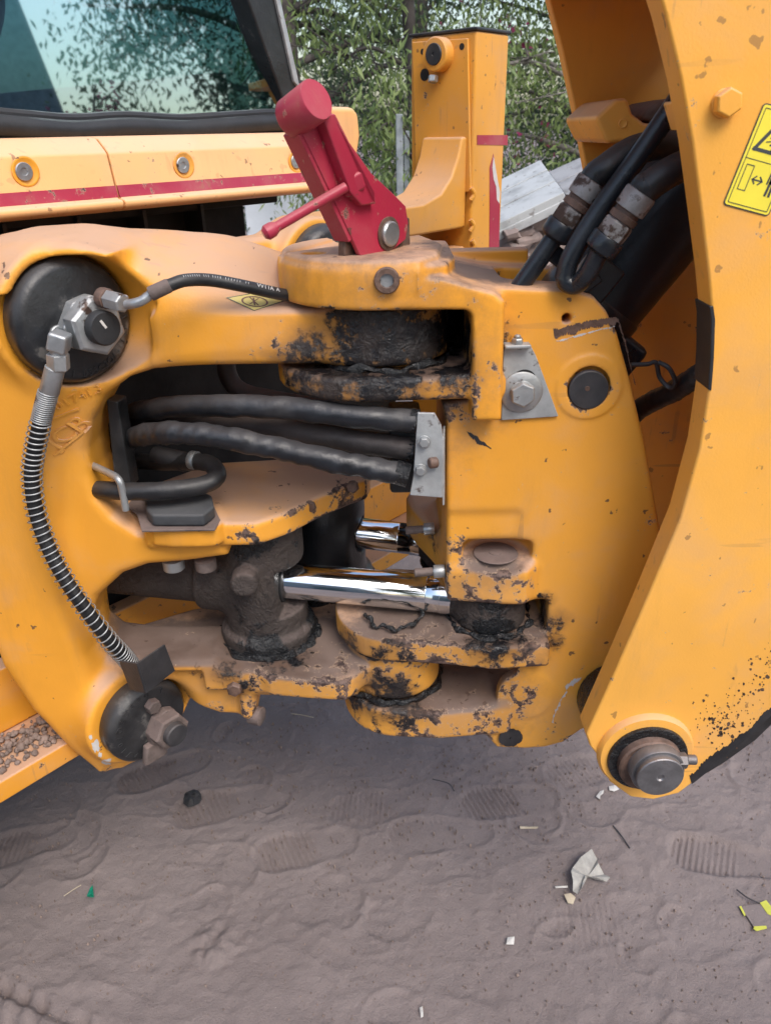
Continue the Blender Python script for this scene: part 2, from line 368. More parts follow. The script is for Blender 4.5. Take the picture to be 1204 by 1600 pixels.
def tube(name, ctrl, r, mat, parent=None, n=12, seg=16, wr=None, angle=50):
    V, Fc = tube_vf(curve_pts(ctrl, n), r, seg, wr); return obj(name, V, Fc, mat, parent, angle=angle)
def wrinkle(seed, amp=0.05):
    g = np.random.default_rng(seed); k = [(g.uniform(3, 26), g.integers(0, 4), g.uniform(0, 6.28), g.uniform(0.3, 1)) for _ in range(9)]
    def f(t, a): return 1 + amp * sum(w * math.sin(fr * 6.28 * t + m * a + p) for fr, m, p, w in k) / 3
    return f
def at(px, py, Y): return P(px, py, Y)
def Ps(pts, Y): return [P(p[0], p[1], p[2] if len(p) > 2 else Y) for p in pts]
def Bs(pts, b): return [PB(x, y, b) for x, y in pts]
_font_cache = {}
def text_vf(body, size, org, right, up, depth, align='CENTER', shear=0.0):
    cu = bpy.data.curves.new('lettering', 'FONT'); cu.body = body; cu.size = size; cu.extrude = depth; cu.align_x = align; cu.align_y = 'CENTER'; cu.resolution_u = 3; cu.shear = shear
    o = bpy.data.objects.new('lettering', cu); COL.objects.link(o); bpy.context.view_layer.update()
    me = bpy.data.meshes.new_from_object(o.evaluated_get(bpy.context.evaluated_depsgraph_get()))
    V = np.array([v.co[:] for v in me.vertices]); Fc = [tuple(p.vertices) for p in me.polygons]
    bpy.data.objects.remove(o); bpy.data.curves.remove(cu); bpy.data.meshes.remove(me)
    right, up = np.array(right, float), np.array(up, float); nrm = np.cross(right, up)
    return [np.array(org) + right * v[0] + up * v[1] + nrm * v[2] for v in V], Fc

# ------------------------------------------------------------------ distance fields for the castings
class Field:
    def __init__(s, lo, hi, h):
        s.lo = np.array(lo, np.float32); s.h = h
        s.ax = [np.arange(l, u + h, h, dtype=np.float32) for l, u in zip(lo, hi)]
        s.X = s.ax[0][:, None, None]; s.Y = s.ax[1][None, :, None]; s.Z = s.ax[2][None, None, :]
        s.d = None
def poly_sd(px, py, poly):
    poly = np.array(poly, np.float32); x, y = np.meshgrid(px, py, indexing='ij'); d = np.full(x.shape, 1e9, np.float32); ins = np.zeros(x.shape, bool)
    for i in range(len(poly)):
        a, b = poly[i], poly[(i + 1) % len(poly)]; ex, ey = b - a; wx, wy = x - a[0], y - a[1]
        t = np.clip((wx * ex + wy * ey) / (ex * ex + ey * ey + 1e-12), 0, 1)
        d = np.minimum(d, (wx - ex * t) ** 2 + (wy - ey * t) ** 2)
        if a[1] != b[1]:
            c = ((a[1] > y) != (b[1] > y)) & (x < (b[0] - a[0]) * (y - a[1]) / (b[1] - a[1]) + a[0]); ins ^= c
    return np.where(ins, -1, 1).astype(np.float32) * np.sqrt(d)
def chaikin(poly, n=2):
    p = np.array(poly, float)
    for _ in range(n):
        q = np.roll(p, -1, 0); p = np.stack([p * 0.75 + q * 0.25, p * 0.25 + q * 0.75], 1).reshape(-1, 2)
    return p
def ext(d2, dz, r):
    a, b = d2 + r, dz + r
    return np.minimum(np.maximum(a, b), 0) + np.sqrt(np.maximum(a, 0) ** 2 + np.maximum(b, 0) ** 2) - r
def f_xz(f, poly, y0, y1, r=0.006): return ext(poly_sd(f.ax[0], f.ax[2], poly)[:, None, :], np.abs(f.Y - (y0 + y1) / 2) - (y1 - y0) / 2, r)
def f_xy(f, poly, z0, z1, r=0.006): return ext(poly_sd(f.ax[0], f.ax[1], poly)[:, :, None], np.abs(f.Z - (z0 + z1) / 2) - (z1 - z0) / 2, r)
def f_cz(f, cx, cy, R, z0, z1, r=0.006): return ext(np.sqrt((f.X - cx) ** 2 + (f.Y - cy) ** 2) - R, np.abs(f.Z - (z0 + z1) / 2) - (z1 - z0) / 2, r)
def f_ax(f, org, axis, R, h0, h1, r=0.006):
    a = np.array(axis, float); a = a / np.linalg.norm(a); dx, dy, dz = f.X - org[0], f.Y - org[1], f.Z - org[2]
    t = dx * a[0] + dy * a[1] + dz * a[2]; rad = np.sqrt(np.maximum(dx * dx + dy * dy + dz * dz - t * t, 0)) - R
    return ext(rad, np.abs(t - (h0 + h1) / 2) - (h1 - h0) / 2, r)
def f_box(f, lo, hi, r=0.004):
    q = [np.abs(v - (a + b) / 2) - (b - a) / 2 + r for v, a, b in zip((f.X, f.Y, f.Z), lo, hi)]
    return np.minimum(np.maximum(np.maximum(q[0], q[1]), q[2]), 0) + np.sqrt(np.maximum(q[0], 0) ** 2 + np.maximum(q[1], 0) ** 2 + np.maximum(q[2], 0) ** 2) - r
def su(a, b, k=0.01):
    h = np.clip(0.5 + 0.5 * (b - a) / k, 0, 1); return b + (a - b) * h - k * h * (1 - h)
def ss(a, b, k=0.006): return -su(-a, b, k)          # a minus b
def f_mesh(f, d, name, mat, parent, attrs):
    bgv = 4 * f.h; g = openvdb.FloatGrid(bgv)
    g.copyFromArray(np.clip(np.broadcast_to(d, (len(f.ax[0]), len(f.ax[1]), len(f.ax[2]))), -bgv, bgv).astype(np.float32))
    pts, quads = g.convertToQuads(isovalue=0.0); pts = np.array(pts) * f.h + f.lo
    me = bpy.data.meshes.new(name); me.vertices.add(len(pts)); me.vertices.foreach_set('co', pts.astype(np.float32).ravel())
    q = np.array(quads)[:, ::-1]; me.loops.add(q.size); me.loops.foreach_set('vertex_index', q.ravel().astype(np.int32))
    me.polygons.add(len(q)); me.polygons.foreach_set('loop_start', np.arange(0, q.size, 4, dtype=np.int32))
    me.update(calc_edges=True); me.validate()
    # outward check
    p0 = me.polygons[0]; 
    vol = np.einsum('ij,ij->i', pts[q[:, 0]], np.cross(pts[q[:, 1]], pts[q[:, 2]])).sum()
    if vol < 0: me.flip_normals()
    me.shade_smooth(); me.materials.append(MATS[mat])
    for nm, fn in attrs.items():
        a = me.attributes.new(nm, 'FLOAT', 'POINT'); a.data.foreach_set('value', np.clip(fn(pts), 0, 1).astype(np.float32))
    o = bpy.data.objects.new(name, me); link_child(o, parent)
    return o
from mathutils.bvhtree import BVHTree
def conform(VF, tree_, depth):
    """lay extruded lettering on a casting: every point is moved along Y onto the surface"""
    V, Fc = VF; ym = np.mean([v[1] for v in V]); out = []
    for v in V:
        hit = tree_.ray_cast(Vector((v[0], 0.3, v[2])), Vector((0, 1, 0)))[0]
        y = hit.y if hit else v[1]
        out.append(np.array([v[0], y - depth if v[1] < ym else y + 0.002, v[2]]))
    return out, Fc
def bvh_of(o):
    me = o.data; return BVHTree.FromPolygons([v.co for v in me.vertices], [tuple(p.vertices) for p in me.polygons])
def blobs(sites):
    """worn or greasy places: list of (x, y, z, radius, amount)"""
    def fn(p):
        v = np.zeros(len(p))
        for x, y, z, r, a in sites:
            d = np.sqrt(((p - np.array([x, y, z])) ** 2).sum(1)); v = np.maximum(v, a * np.clip(1.3 - d / r, 0, 1))
        return v
    return fn

# ================================================================== GROUND
def _hash2(ix, iy, s):
    n = (ix * 374761393 + iy * 668265263 + s * 974634787) & 0x7fffffff
    n = ((n ^ (n >> 13)) * 1274126177) & 0x7fffffff
    return ((n ^ (n >> 16)) & 0xffff) / 65535.0
def vnoise(x, y, s=0):
    ix, iy = np.floor(x).astype(np.int64), np.floor(y).astype(np.int64); fx, fy = x - ix, y - iy
    fx, fy = fx * fx * (3 - 2 * fx), fy * fy * (3 - 2 * fy)
    a, b, c, d = _hash2(ix, iy, s), _hash2(ix + 1, iy, s), _hash2(ix, iy + 1, s), _hash2(ix + 1, iy + 1, s)
    return (a * (1 - fx) + b * fx) * (1 - fy) + (c * (1 - fx) + d * fx) * fy - 0.5
def fbm(x, y, o=5, s=0):
    v, a, f = 0, 1.0, 1.0
    for i in range(o): v = v + a * vnoise(x * f + 17.3 * i, y * f + 9.1 * i, s + i); a *= 0.5; f *= 2.03
    return v
def build_ground():
    def axis(lo, hi, h, far):
        c = np.arange(lo, hi, h); g = [h]
        out = []; x = 0.0
        while x < far:
            g.append(g[-1] * 1.18); x += g[-1]; out.append(x)
        out = np.array(out); return np.concatenate([(lo - out)[::-1], c, c[-1] + out])
    xs = axis(-1.15, 1.15, 0.0042, 320); ys = axis(0.66, 1.95, 0.0042, 320)
    x, y = np.meshgrid(xs, ys, indexing='ij')
    u, v = x + 0.03 * fbm(x * 5, y * 5, 3, 3), y + 0.03 * fbm(x * 5, y * 5, 3, 8)
    z = 0.010 * fbm(u * 3.2, v * 3.2, 4, 20)
    rid = 1 - np.abs(2 * fbm(u * 5 + 3, v * 8, 4, 40)); z += 0.0034 * np.clip(rid, 0, 1) ** 5
    rid2 = 1 - np.abs(2 * fbm(u * 9 + 7, v * 15, 3, 60)); z += 0.0020 * np.clip(rid2, 0, 1) ** 6
    z += 0.0030 * fbm(x * 28, y * 28, 3, 80) + 0.0016 * fbm(x * 90, y * 90, 2, 85)
    # trodden crescents
    g = np.random.default_rng(11)
    for k in range(42):
        cx, cy, R = g.uniform(-1.0, 1.0), g.uniform(0.75, 1.8), g.uniform(0.035, 0.075); a0 = g.uniform(0, 6.28)
        dx, dy = x - cx, y - cy; r = np.sqrt(dx * dx + dy * dy); ang = np.cos(np.arctan2(dy, dx) - a0)
        z += np.where(ang > -0.1, np.clip(ang + 0.1, 0, 1), 0) ** 0.6 * (0.0036 * np.exp(-((r - R - 0.006) / 0.005) ** 2)) - 0.0034 * (1 / (1 + np.exp((r - R) / 0.004))) * np.clip(ang * 0.5 + 0.6, 0, 1)
    # ridged sole prints: pixel of the ball of the foot, heading (degrees), amount
    for px, py, hd, am in ((235, 1212, 25, .8), (325, 1262, 15, .8), (455, 1328, 12, 1.0), (665, 1303, 4, .9), (775, 1252, 6, 1.0), (1108, 1338, -12, 1.0), (570, 1262, 10, .5), (905, 1205, 8, .5), (8, 1330, 20, .7), (930, 1440, 8, .35)):
        c = H(px, py, 0.0); t = math.radians(hd); ca, sa = math.cos(t), math.sin(t)
        lx = (x - c[0]) * ca + (y - c[1]) * sa; ly = -(x - c[0]) * sa + (y - c[1]) * ca
        hw = 0.045 + 0.008 * np.cos(lx * 14); tt_ = np.clip(lx, -0.04, 0.115); edge = np.sqrt((lx - tt_) ** 2 + ly ** 2) - (0.047 - 0.011 * np.clip((tt_ - 0.02) / 0.06, 0, 1)) + 0.004 * vnoise(x * 40, y * 40, 12)
        ins = 1 / (1 + np.exp(np.clip(edge / 0.003, -40, 40)))
        flat = 0.75 * ins * am; z = z * (1 - flat)
        z += am * (-0.0055 * ins + 0.003 * np.exp(-((edge - 0.008) / 0.006) ** 2) * (vnoise(x * 18, y * 18, 5) + 0.6))
        ball = ins * np.clip((0.065 - lx) / 0.02, 0, 1); frac = np.clip(vnoise(lx * 9 + px, ly * 14, 9) * 3 + 1.2, 0, 1)
        z += am * ball * frac * 0.0031 * np.sin(2 * np.pi * (lx + 0.25 * ly * (1 if px % 2 else -1)) / 0.0128)
    # lugged tyre track, bottom left corner
    a, b = H(-60, 1500, 0), H(260, 1640, 0); t = (b - a)[:2]; t /= np.linalg.norm(t)
    al = (x - a[0]) * t[0] + (y - a[1]) * t[1]; ac = -(x - a[0]) * t[1] + (y - a[1]) * t[0]
    tm = np.clip((0.01 - ac) / 0.02, 0, 1) * np.clip((ac + 0.25) / 0.02, 0, 1) * np.clip((0.30 - al + 0.2 * fbm(al * 9, ac * 9, 2, 4)) / 0.08, 0, 1)
    z += tm * (0.008 * np.tanh(2.5 * np.sin(2 * np.pi * ac / 0.055)) + 0.004 * np.tanh(2 * np.sin(2 * np.pi * (al + 0.3 * ac) / 0.045)))
    # crumbled patch
    c = H(345, 1475, 0); r = np.sqrt(((x - c[0]) / 0.07) ** 2 + ((y - c[1]) / 0.045) ** 2); z += np.exp(-r ** 2) * 0.03 * np.abs(fbm(x * 26, y * 26, 3, 31))
    far = np.clip((np.sqrt(x * x + (y - 1.2) ** 2) - 1.6) / 3, 0, 1); z = z * (1 - far) + far * 0.05 * fbm(x * 0.4, y * 0.4, 3, 2)
    z -= 0.02 * 0
    n0, n1 = len(xs), len(ys); V = np.stack([x, y, z], -1).reshape(-1, 3)
    i, j = np.meshgrid(np.arange(n0 - 1), np.arange(n1 - 1), indexing='ij'); q = np.stack([i * n1 + j, (i + 1) * n1 + j, (i + 1) * n1 + j + 1, i * n1 + j + 1], -1).reshape(-1, 4)
    me = bpy.data.meshes.new('ground'); me.vertices.add(len(V)); me.vertices.foreach_set('co', V.astype(np.float32).ravel())
    me.loops.add(q.size); me.loops.foreach_set('vertex_index', q.ravel().astype(np.int32)); me.polygons.add(len(q)); me.polygons.foreach_set('loop_start', np.arange(0, q.size, 4, dtype=np.int32))
    me.update(calc_edges=True); me.shade_smooth(); me.materials.append(MATS['brown_soil'])
    o = bpy.data.objects.new('ground', me); COL.objects.link(o); tag(o, 'bare trodden brown earth with ridged shoe prints', 'ground', kind='structure')
build_ground()

# ================================================================== SLEW KINGPOST (casting that carries the boom)
AX, AY = 0.0, 1.08                                                     # slewing hinge axis
kp = thing('kingpost', 'chipped yellow slewing post casting with grey bolted bracket, between the hinge and the boom', 'excavator part', (0.2, 1.08, 0.5))
def xz(pts, Y=1.0):
    return [(lambda p: (p[0], p[2]))(P(q[0], q[1], q[2] if len(q) > 2 else Y)) for q in pts]
def build_kingpost():
    f = Field((-0.16, 0.91, 0.47), (0.46, 1.33, 1.345), 0.0032)
    body = xz([(700, 437), (790, 447), (898, 452), (926, 462), (946, 485), (963, 520), (985, 600), (1006, 690), (1031, 830), (1026, 900), (1012, 1000), (985, 1075), (945, 1120), (905, 1140), (880, 1158), (850, 1166), (820, 1168), (775, 1166), (742, 1130), (735, 1060), (700, 1005), (697, 900), (697, 660), (690, 630), (740, 622), (740, 490), (700, 487)])
    d = f_xz(f, body, 0.995, 1.21, 0.007)
    # inverted L flange, proud of the plate
    lip = xz([(560, 432), (690, 432), (772, 455), (788, 470), (782, 656), (737, 656), (735, 515), (722, 492), (700, 487), (560, 487)], 0.965)
    d = su(d, f_xz(f, lip, 0.957, 1.19, 0.007), 0.006)
    # upper hinge lugs
    t = np.linspace(math.radians(80), math.radians(290), 22)
    lug = [(AX + 0.134 * math.cos(q) - 0.004, AY + 0.134 * math.sin(q)) for q in t] + [(0.05, AY - 0.124), (0.082, AY - 0.10), (0.098, AY - 0.03), (0.10, AY + 0.12)]
    d = su(d, f_xy(f, lug, 1.2525, 1.303, 0.006), 0.006)
    cap = [(AX - 0.134 * 1, AY - 0.05)] + [(AX + 0.132 * math.cos(q), AY + 0.132 * math.sin(q)) for q in t[4:]] + [(0.045, AY - 0.128), (0.072, AY - 0.085), (0.085, AY + 0.02), (0.06, AY + 0.12)]
    d = su(d, f_xy(f, cap, 1.27, 1.312, 0.006), 0.006)
    t2 = np.linspace(math.radians(80), math.radians(262), 22)
    lug2 = [(AX - 0.02 + 0.128 * math.cos(q), AY + 0.122 * math.sin(q)) for q in t2] + [(0.08, AY - 0.118), (0.16, AY - 0.112), (0.16, AY + 0.12)]
    d = su(d, f_xy(f, lug2, 1.132, 1.166, 0.010), 0.008)
    # screw boss on the top lug
    q = P(603, 437, 0.95); d = su(d, f_ax(f, q, (0, 1, 0), 0.021, -0.004, 0.05, 0.004), 0.006)
    # cylinder lugs
    d = su(d, f_xy(f, chaikin([(0.163, 0.975), (0.235, 0.975), (0.24, 1.2), (0.12, 1.29), (0.05, 1.28), (0.03, 1.22), (0.095, 1.06), (0.10, 1.00)]), 0.800, 0.868, 0.012), 0.014)
    t3 = np.linspace(math.radians(90), math.radians(268), 20)
    mid = [(AX + 0.012 + 0.100 * math.cos(q), AY + 0.02 + 0.112 * math.sin(q)) for q in t3] + [(0.10, 0.975), (0.16, 0.962), (0.25, 0.968), (0.26, 1.2), (0.1, 1.2)]
    d = su(d, f_xy(f, mid, 0.692, 0.735, 0.006), 0.006)
    bot = [(AX + 0.012 + 0.092 * math.cos(q), AY + 0.01 + 0.105 * math.sin(q)) for q in t3] + [(0.08, 0.978), (0.16, 0.985), (0.20, 0.99), (0.22, 1.2), (0.1, 1.2)]
    d = su(d, f_xy(f, bot, 0.536, 0.596, 0.010), 0.010)
    for hz in (0.742,):   # pad of the mid lug over the hinge pin
        d = su(d, f_xy(f, chaikin([(-0.055, 1.01), (0.05, 0.985), (0.085, 1.05), (0.06, 1.14), (-0.05, 1.13)]), 0.73, hz, 0.003), 0.004)
    # hollows
    d = ss(d, f_box(f, (-0.3, 0.5, 1.168), (P(735, 530, 0.97)[0] + 0.0, 1.24, 1.250), 0.012), 0.006)
    d = ss(d, f_box(f, (-0.3, 0.5, 0.737), (P(853, 970, 1.0)[0], 1.16, 0.799), 0.010), 0.006)
    d = ss(d, su(f_box(f, (-0.3, 0.5, 0.600), (P(768, 1080, 1.0)[0], 1.15, 0.690), 0.012), f_ax(f, (0.165, 1.04, 0.6), (0, 0, 1), 0.060, 0.0, 0.09, 0.004), 0.01), 0.006)
    d = ss(d, f_ax(f, (0.166, 1.012, 0.870), (0, 0, 1), 0.052, 0.0, 0.032, 0.010), 0.010)          # scoop over the cylinder pin
    d = ss(d, f_box(f, (0.06, 0.90, 0.86), (P(812, 830, 1.0)[0], 0.9975, P(760, 797, 1.0)[2]), 0.012), 0.012)
    q = P(885, 498, 0.995); d = ss(d, f_ax(f, q, (0, 1, 0), 0.0065, -0.02, 0.05, 0.001), 0.002)
    q = P(919, 605, 0.995); d = su(d, f_ax(f, q, (0, 1, 0), 0.0445, -0.0025, 0.03, 0.0015), 0.002); d = ss(d, f_ax(f, q, (0, 1, 0), 0.0285, -0.02, 0.012, 0.001), 0.002)
    # slot and lightening hollow in the top
    q = H(545, 404, 1.31); d = ss(d, f_ax(f, (-0.085, 1.03, 1.29), (0, 0, 1), 0.016, 0, 0.05, 0.002), 0.003)
    d = ss(d, f_box(f, (0.165, 1.06, 1.18), (0.275, 1.17, 1.34), 0.02), 0.006)
    d = su(d, f_box(f, (0.05, 1.188, 1.14), (0.22, 1.216, 1.29), 0.004), 0.006)
    # raised scar low on the plate
    d = su(d, f_ax(f, P(820, 1085, 0.998), (0, 1, 0), 0.045, -0.0005, 0.02, 0.001), 0.012)
    grease = blobs([(AX, 0.97, 1.17, 0.10, 1.0), (-0.05, 1.0, 1.16, 0.12, .95), (0.09, 0.98, 1.17, 0.06, .85), (0.03, 0.96, 1.245, 0.035, .62), (-0.06, 0.97, 1.245, 0.035, .6), (0.125, 1.02, 1.2, 0.07, .9), (0.12, 1.1, 1.19, 0.08, 1.0), (0.12, 1.185, 1.195, 0.085, 1.1), (-0.12, 1.0, 1.14, 0.05, .7),  # hinge grease, plus blobs that darken the gap beside the upper boss
                    (0.165, 0.985, 0.735, 0.075, .85), (0.26, 1.03, 0.76, 0.05, .85), (0.24, 1.0, 0.80, 0.03, .6), (0.08, 1.0, 0.738, 0.05, .45), (AX, 1.0, 0.60, 0.09, .8), (-0.06, 1.03, 0.60, 0.06, .9), (0.0, 0.985, 0.69, 0.08, .65), (-0.06, 1.03, 0.69, 0.05, .8), (0.235, 0.99, 0.70, 0.04, .65), (0.15, 0.97, 0.70, 0.05, .55),
                    (0.21, 0.99, 0.66, 0.03, .5), (0.24, 0.99, 0.49, 0.0, 0), (0.255, 0.99, 0.72, 0.035, .7), (0.13, 1.1, 0.63, 0.07, .6), (0.10, 1.02, 0.83, 0.05, .5), (0.31, 1.0, 0.5, 0.03, .6), (0.065, 1.1, 0.86, 0.06, .5)])
    wear = blobs([(0.0, 0.95, 1.15, 0.13, 1.0), (-0.1, 0.97, 1.15, 0.08, 1.0), (0.1, 0.97, 1.15, 0.06, .9), (0.0, 0.95, 1.25, 0.05, .6), (0.06, 0.95, 0.70, 0.12, .95), (0.2, 0.98, 0.70, 0.08, .95), (0.16, 0.985, 0.83, 0.07, .9), (0.1, 1.0, 0.83, 0.06, .9), (0.02, 0.97, 0.57, 0.10, .9), (0.17, 0.98, 0.55, 0.07, .9), (0.215, 0.99, 0.62, 0.05, .9),
                  (0.33, 0.99, 0.49, 0.06, .9), (0.26, 0.99, 0.52, 0.03, .6), (0.105, 0.99, 0.90, 0.04, .7), (0.39, 0.99, 0.92, 0.03, .4), (0.10, .99, 1.0, 0.03, .4), (0.27, 0.99, 1.13, 0.045, .55), (0.305, 0.99, 1.225, 0.02, .8), (0.03, .95, 1.29, 0.02, .4)])
    dirt = blobs([(0.13, 1.02, 0.60, 0.13, .9), (0.03, 1.0, 0.60, 0.09, .5), (0.05, 1.0, 0.735, 0.14, 1.0), (0.16, 1.0, 0.865, 0.06, .8), (0.2, 1.0, 0.735, 0.08, .7), (0.0, 1.0, 1.165, 0.2, .7), (0.1, 1.1, 1.17, 0.09, .8), (0.12, 1.08, 1.275, 0.10, .75), (0.165, 0.97, 0.69, 0.06, .55)])
    f_mesh(f, d, 'casting', 'yellow_paint', kp, {'grease': grease, 'wear': wear, 'dirt': dirt})
build_kingpost()
YF = 0.995
q = P(917, 607, YF + 0.004); cyl('pin', q, (0, -1, 0), 0.0268, 0.009, 'dark_steel', kp); 
q = P(917, 607, YF - 0.0048); cyl('centre_mark', q, (0, -1, 0), 0.0035, 0.0008, 'rusty_steel', kp, ch=0.0003, seg=12)
# screw with hexagon socket on the top lug
q = P(604, 437, 0.948)
lathe('socket_screw', [(0.0155, 0), (0.0155, 0.008), (0.0142, 0.010), (0.0085, 0.010), (0.0080, 0.004)], q, (0, -1, 0), 'rusty_steel', kp, 24)
lathe('socket_screw', [(0.0088, 0), (0.0088, 0.0052), (0.001, 0.0052)], q, (0, -1, 0), 'zinc_steel', kp, 6)
# grey bracket with bolts
br = prism('bracket', Ps([(786, 548), (791, 538), (829, 541), (837, 556), (872, 651), (783, 657)], YF - 0.0055), (0, 0.0052, 0), 'galvanised_plate', kp, 0.0012)
bp = P(808, 541, YF - 0.012); obj('bracket_tab', *box_vf(bp + np.array([0, 0.008, 0.0]), X3, Y3, Z3, 0.034, 0.026, 0.005), 'galvanised_plate', br, 0.0015)
hexhead('bolt', bp + np.array([0, 0.004, 0.0025]), (0, 0, 1), 0.014, 0.007, 'zinc_steel', br, 0.2); cyl('bolt', bp + np.array([0, 0.004, 0.009]), (0, 0, 1), 0.0045, 0.005, 'zinc_steel', br, seg=14)
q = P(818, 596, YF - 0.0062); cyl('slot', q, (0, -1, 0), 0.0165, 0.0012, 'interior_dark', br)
q = P(814, 612, YF - 0.0060)
lathe('washer', [(0.0275, 0), (0.028, 0.0008), (0.0278, 0.003), (0.026, 0.0042), (0.012, 0.0044)], q, (0, -1, 0), 'zinc_steel', br, 36)
hexhead('bolt', q + np.array([0, -0.0042, 0]), (0, -1, 0), 0.030, 0.0125, 'zinc_steel', br, 0.1, flange=0.0165, fh=0.002)
# hose clamp plate
hp = Ps([(652, 645), (679, 646), (689, 664), (692, 684), (691, 778), (640, 774), (646, 740)], 0.955)
cl = prism('hose_clamp_plate', hp, (0, 0.005, 0), 'galvanised_plate', kp, 0.0012)
e1, e2 = P(691, 684, 0.955), P(691, 790, 0.957)
obj('folded_edge', *prism_vf([e1, e1 + np.array([0.003, 0.002, 0.0]), e2 + np.array([0.003, 0.002, 0]), e2], (0.004, 0.045, 0)), 'galvanised_plate', cl, 0.0006)
obj('hose_block', *box_vf(P(632, 698, 1.03), X3, Y3, Z3, 0.045, 0.075, 0.115), 'black_rubber', cl, 0.006)
for px, py in ((662, 690), (656, 734)): hexhead('bolt', P(px, py, 0.954), (0, -1, 0), 0.0125, 0.007, 'zinc_steel', cl, 0.4 + px, flange=0.009)
sc0 = P(683, 722, 0.952); cyl('screw', sc0, (-0.95, -0.3, 0), 0.0075, 0.012, 'rusty_steel', cl, seg=18)
# pin end in the scoop, grease nipples, worn black patch
cyl('cylinder_pin', (0.166, 1.018, 0.8695), (0, 0, 1), 0.034, 0.003, 'dusty_steel', kp)
lathe('cylinder_pin', [(0.010, 0), (0.010, 0.001), (0.002, 0.0012)], (0.166, 1.018, 0.8725), (0, 0, 1), 'dusty_steel', kp, 16)
for px, py, Y in ((672, 893, 1.015), (657, 827, 1.10)):
    q = P(px, py, Y); g = lathe('grease_nipple', [(0.0095, 0), (0.010, 0.001), (0.010, 0.016), (0.0095, 0.017), (0.0062, 0.0172), (0.0062, 0.030), (0.005, 0.032)], q + np.array([0.022, 0, 0.001]), (-1, 0, -0.06), 'zinc_steel', kp, 12)
    cyl('nipple_stem', q + np.array([0.005, 0, 0]), (-1, 0, -0.06), 0.0066, 0.030, 'dusty_steel', g, seg=12)
q = P(797, 1152, YF - 0.0035)
V, Fc = lathe_vf([(0.0005, 0), (0.0195, 0), (0.0187, 0.0016), (0.0005, 0.002)], q, (0, -1, 0), 22)
V = [v + np.array([0.0018 * math.sin(7 * i), 0, 0.0015 * math.cos(5 * i)]) for i, v in enumerate(V)]; obj('worn_patch', V, Fc, 'worn_black', kp)
# scraped band beside the pin: bare steel showing through the paint, ragged
def ragged(name, ctrl_top, ctrl_bot, Y, mat, parent, th=0.0006, seed=1, amp=0.35, ambot=None):
    g = np.random.default_rng(seed); n = 90; ab = amp if ambot is None else ambot
    def rw():
        k = np.interp(np.arange(n), np.linspace(0, n - 1, 16), g.uniform(0, 1, 16)); return np.clip(0.75 * k + 0.35 * g.uniform(0, 1, n) * (g.random(n) < 0.6), 0, 1)
    r1, r2 = rw(), rw(); tp, bt = [], []
    ct, cb = np.array(ctrl_top, float), np.array(ctrl_bot, float)
    for i in range(n):
        t = i / (n - 1); a = np.array([np.interp(t, np.linspace(0, 1, len(ct)), ct[:, k]) for k in (0, 1)]); b = np.array([np.interp(t, np.linspace(0, 1, len(cb)), cb[:, k]) for k in (0, 1)])
        d = b - a; tp.append(a + d * (-0.1 + (0.1 + amp * 0.7) * r1[i])); bt.append(b - d * (-0.12 * (ab > 0) + (0.12 + ab) * r2[i] * (ab > 0)))
    pts = [P(x, y, Y) for x, y in tp] + [P(x, y, Y) for x, y in bt[::-1]]
    V, Fc = [], []
    n2 = len(tp)
    V = [P(x, y, Y) for x, y in tp] + [P(x, y, Y) for x, y in bt]
    Fc = [(i, i + 1, n2 + i + 1, n2 + i) for i in range(n2 - 1)]
    V2 = V + [v + np.array([0, th, 0]) for v in V]; m = len(V)
    Fc2 = Fc + [tuple(m + k for k in q[::-1]) for q in Fc] + [(i, m + i, m + i + 1, i + 1) for i in range(n2 - 1)] + [(n2 + i + 1, m + n2 + i + 1, m + n2 + i, n2 + i) for i in range(n2 - 1)] + [(0, n2, m + n2, m), (n2 - 1, m + n2 - 1, m + 2 * n2 - 1, 2 * n2 - 1)]
    return obj(name, V2, Fc2, mat, parent, smooth=False)
ragged('scraped_band', [(864, 514), (905, 503), (962, 492)], [(866, 532), (890, 526), (920, 516), (966, 508)], YF - 0.0006, 'rusty_steel', kp, seed=3, amp=0.5)
ragged('scraped_band', [(868, 532), (905, 522), (960, 508)], [(870, 535), (905, 526), (960, 513)], YF - 0.0005, 'bare_peel', kp, seed=8, amp=0.9)
ragged('scraped_edge', [(962, 496), (972, 530), (990, 598)], [(968, 500), (979, 535), (994, 608)], YF - 0.0006, 'rusty_steel', kp, seed=4, amp=0.7)
ragged('scuff', [(728, 672), (745, 682), (768, 700)], [(732, 680), (745, 693), (766, 702)], YF - 0.0006, 'worn_black', kp, seed=5, amp=0.5)
ragged('white_scuff', [(882, 1072), (893, 1062), (908, 1058)], [(884, 1078), (896, 1072), (906, 1062)], YF - 0.0008, 'bare_peel', kp, seed=6, amp=0.5)
ragged('white_scuff', [(860, 1128), (868, 1105), (884, 1078)], [(864, 1130), (872, 1108), (886, 1082)], YF - 0.0008, 'bare_peel', kp, seed=7, amp=0.9)
# greased boom pivot seal behind the boom plate
lathe('pivot_seal', [(0.030, 0), (0.066, 0), (0.068, 0.004), (0.068, 0.055), (0.05, 0.06)], (0.374, 0.992, 0.616), (0, -1, 0), 'black_grease', kp, 40)

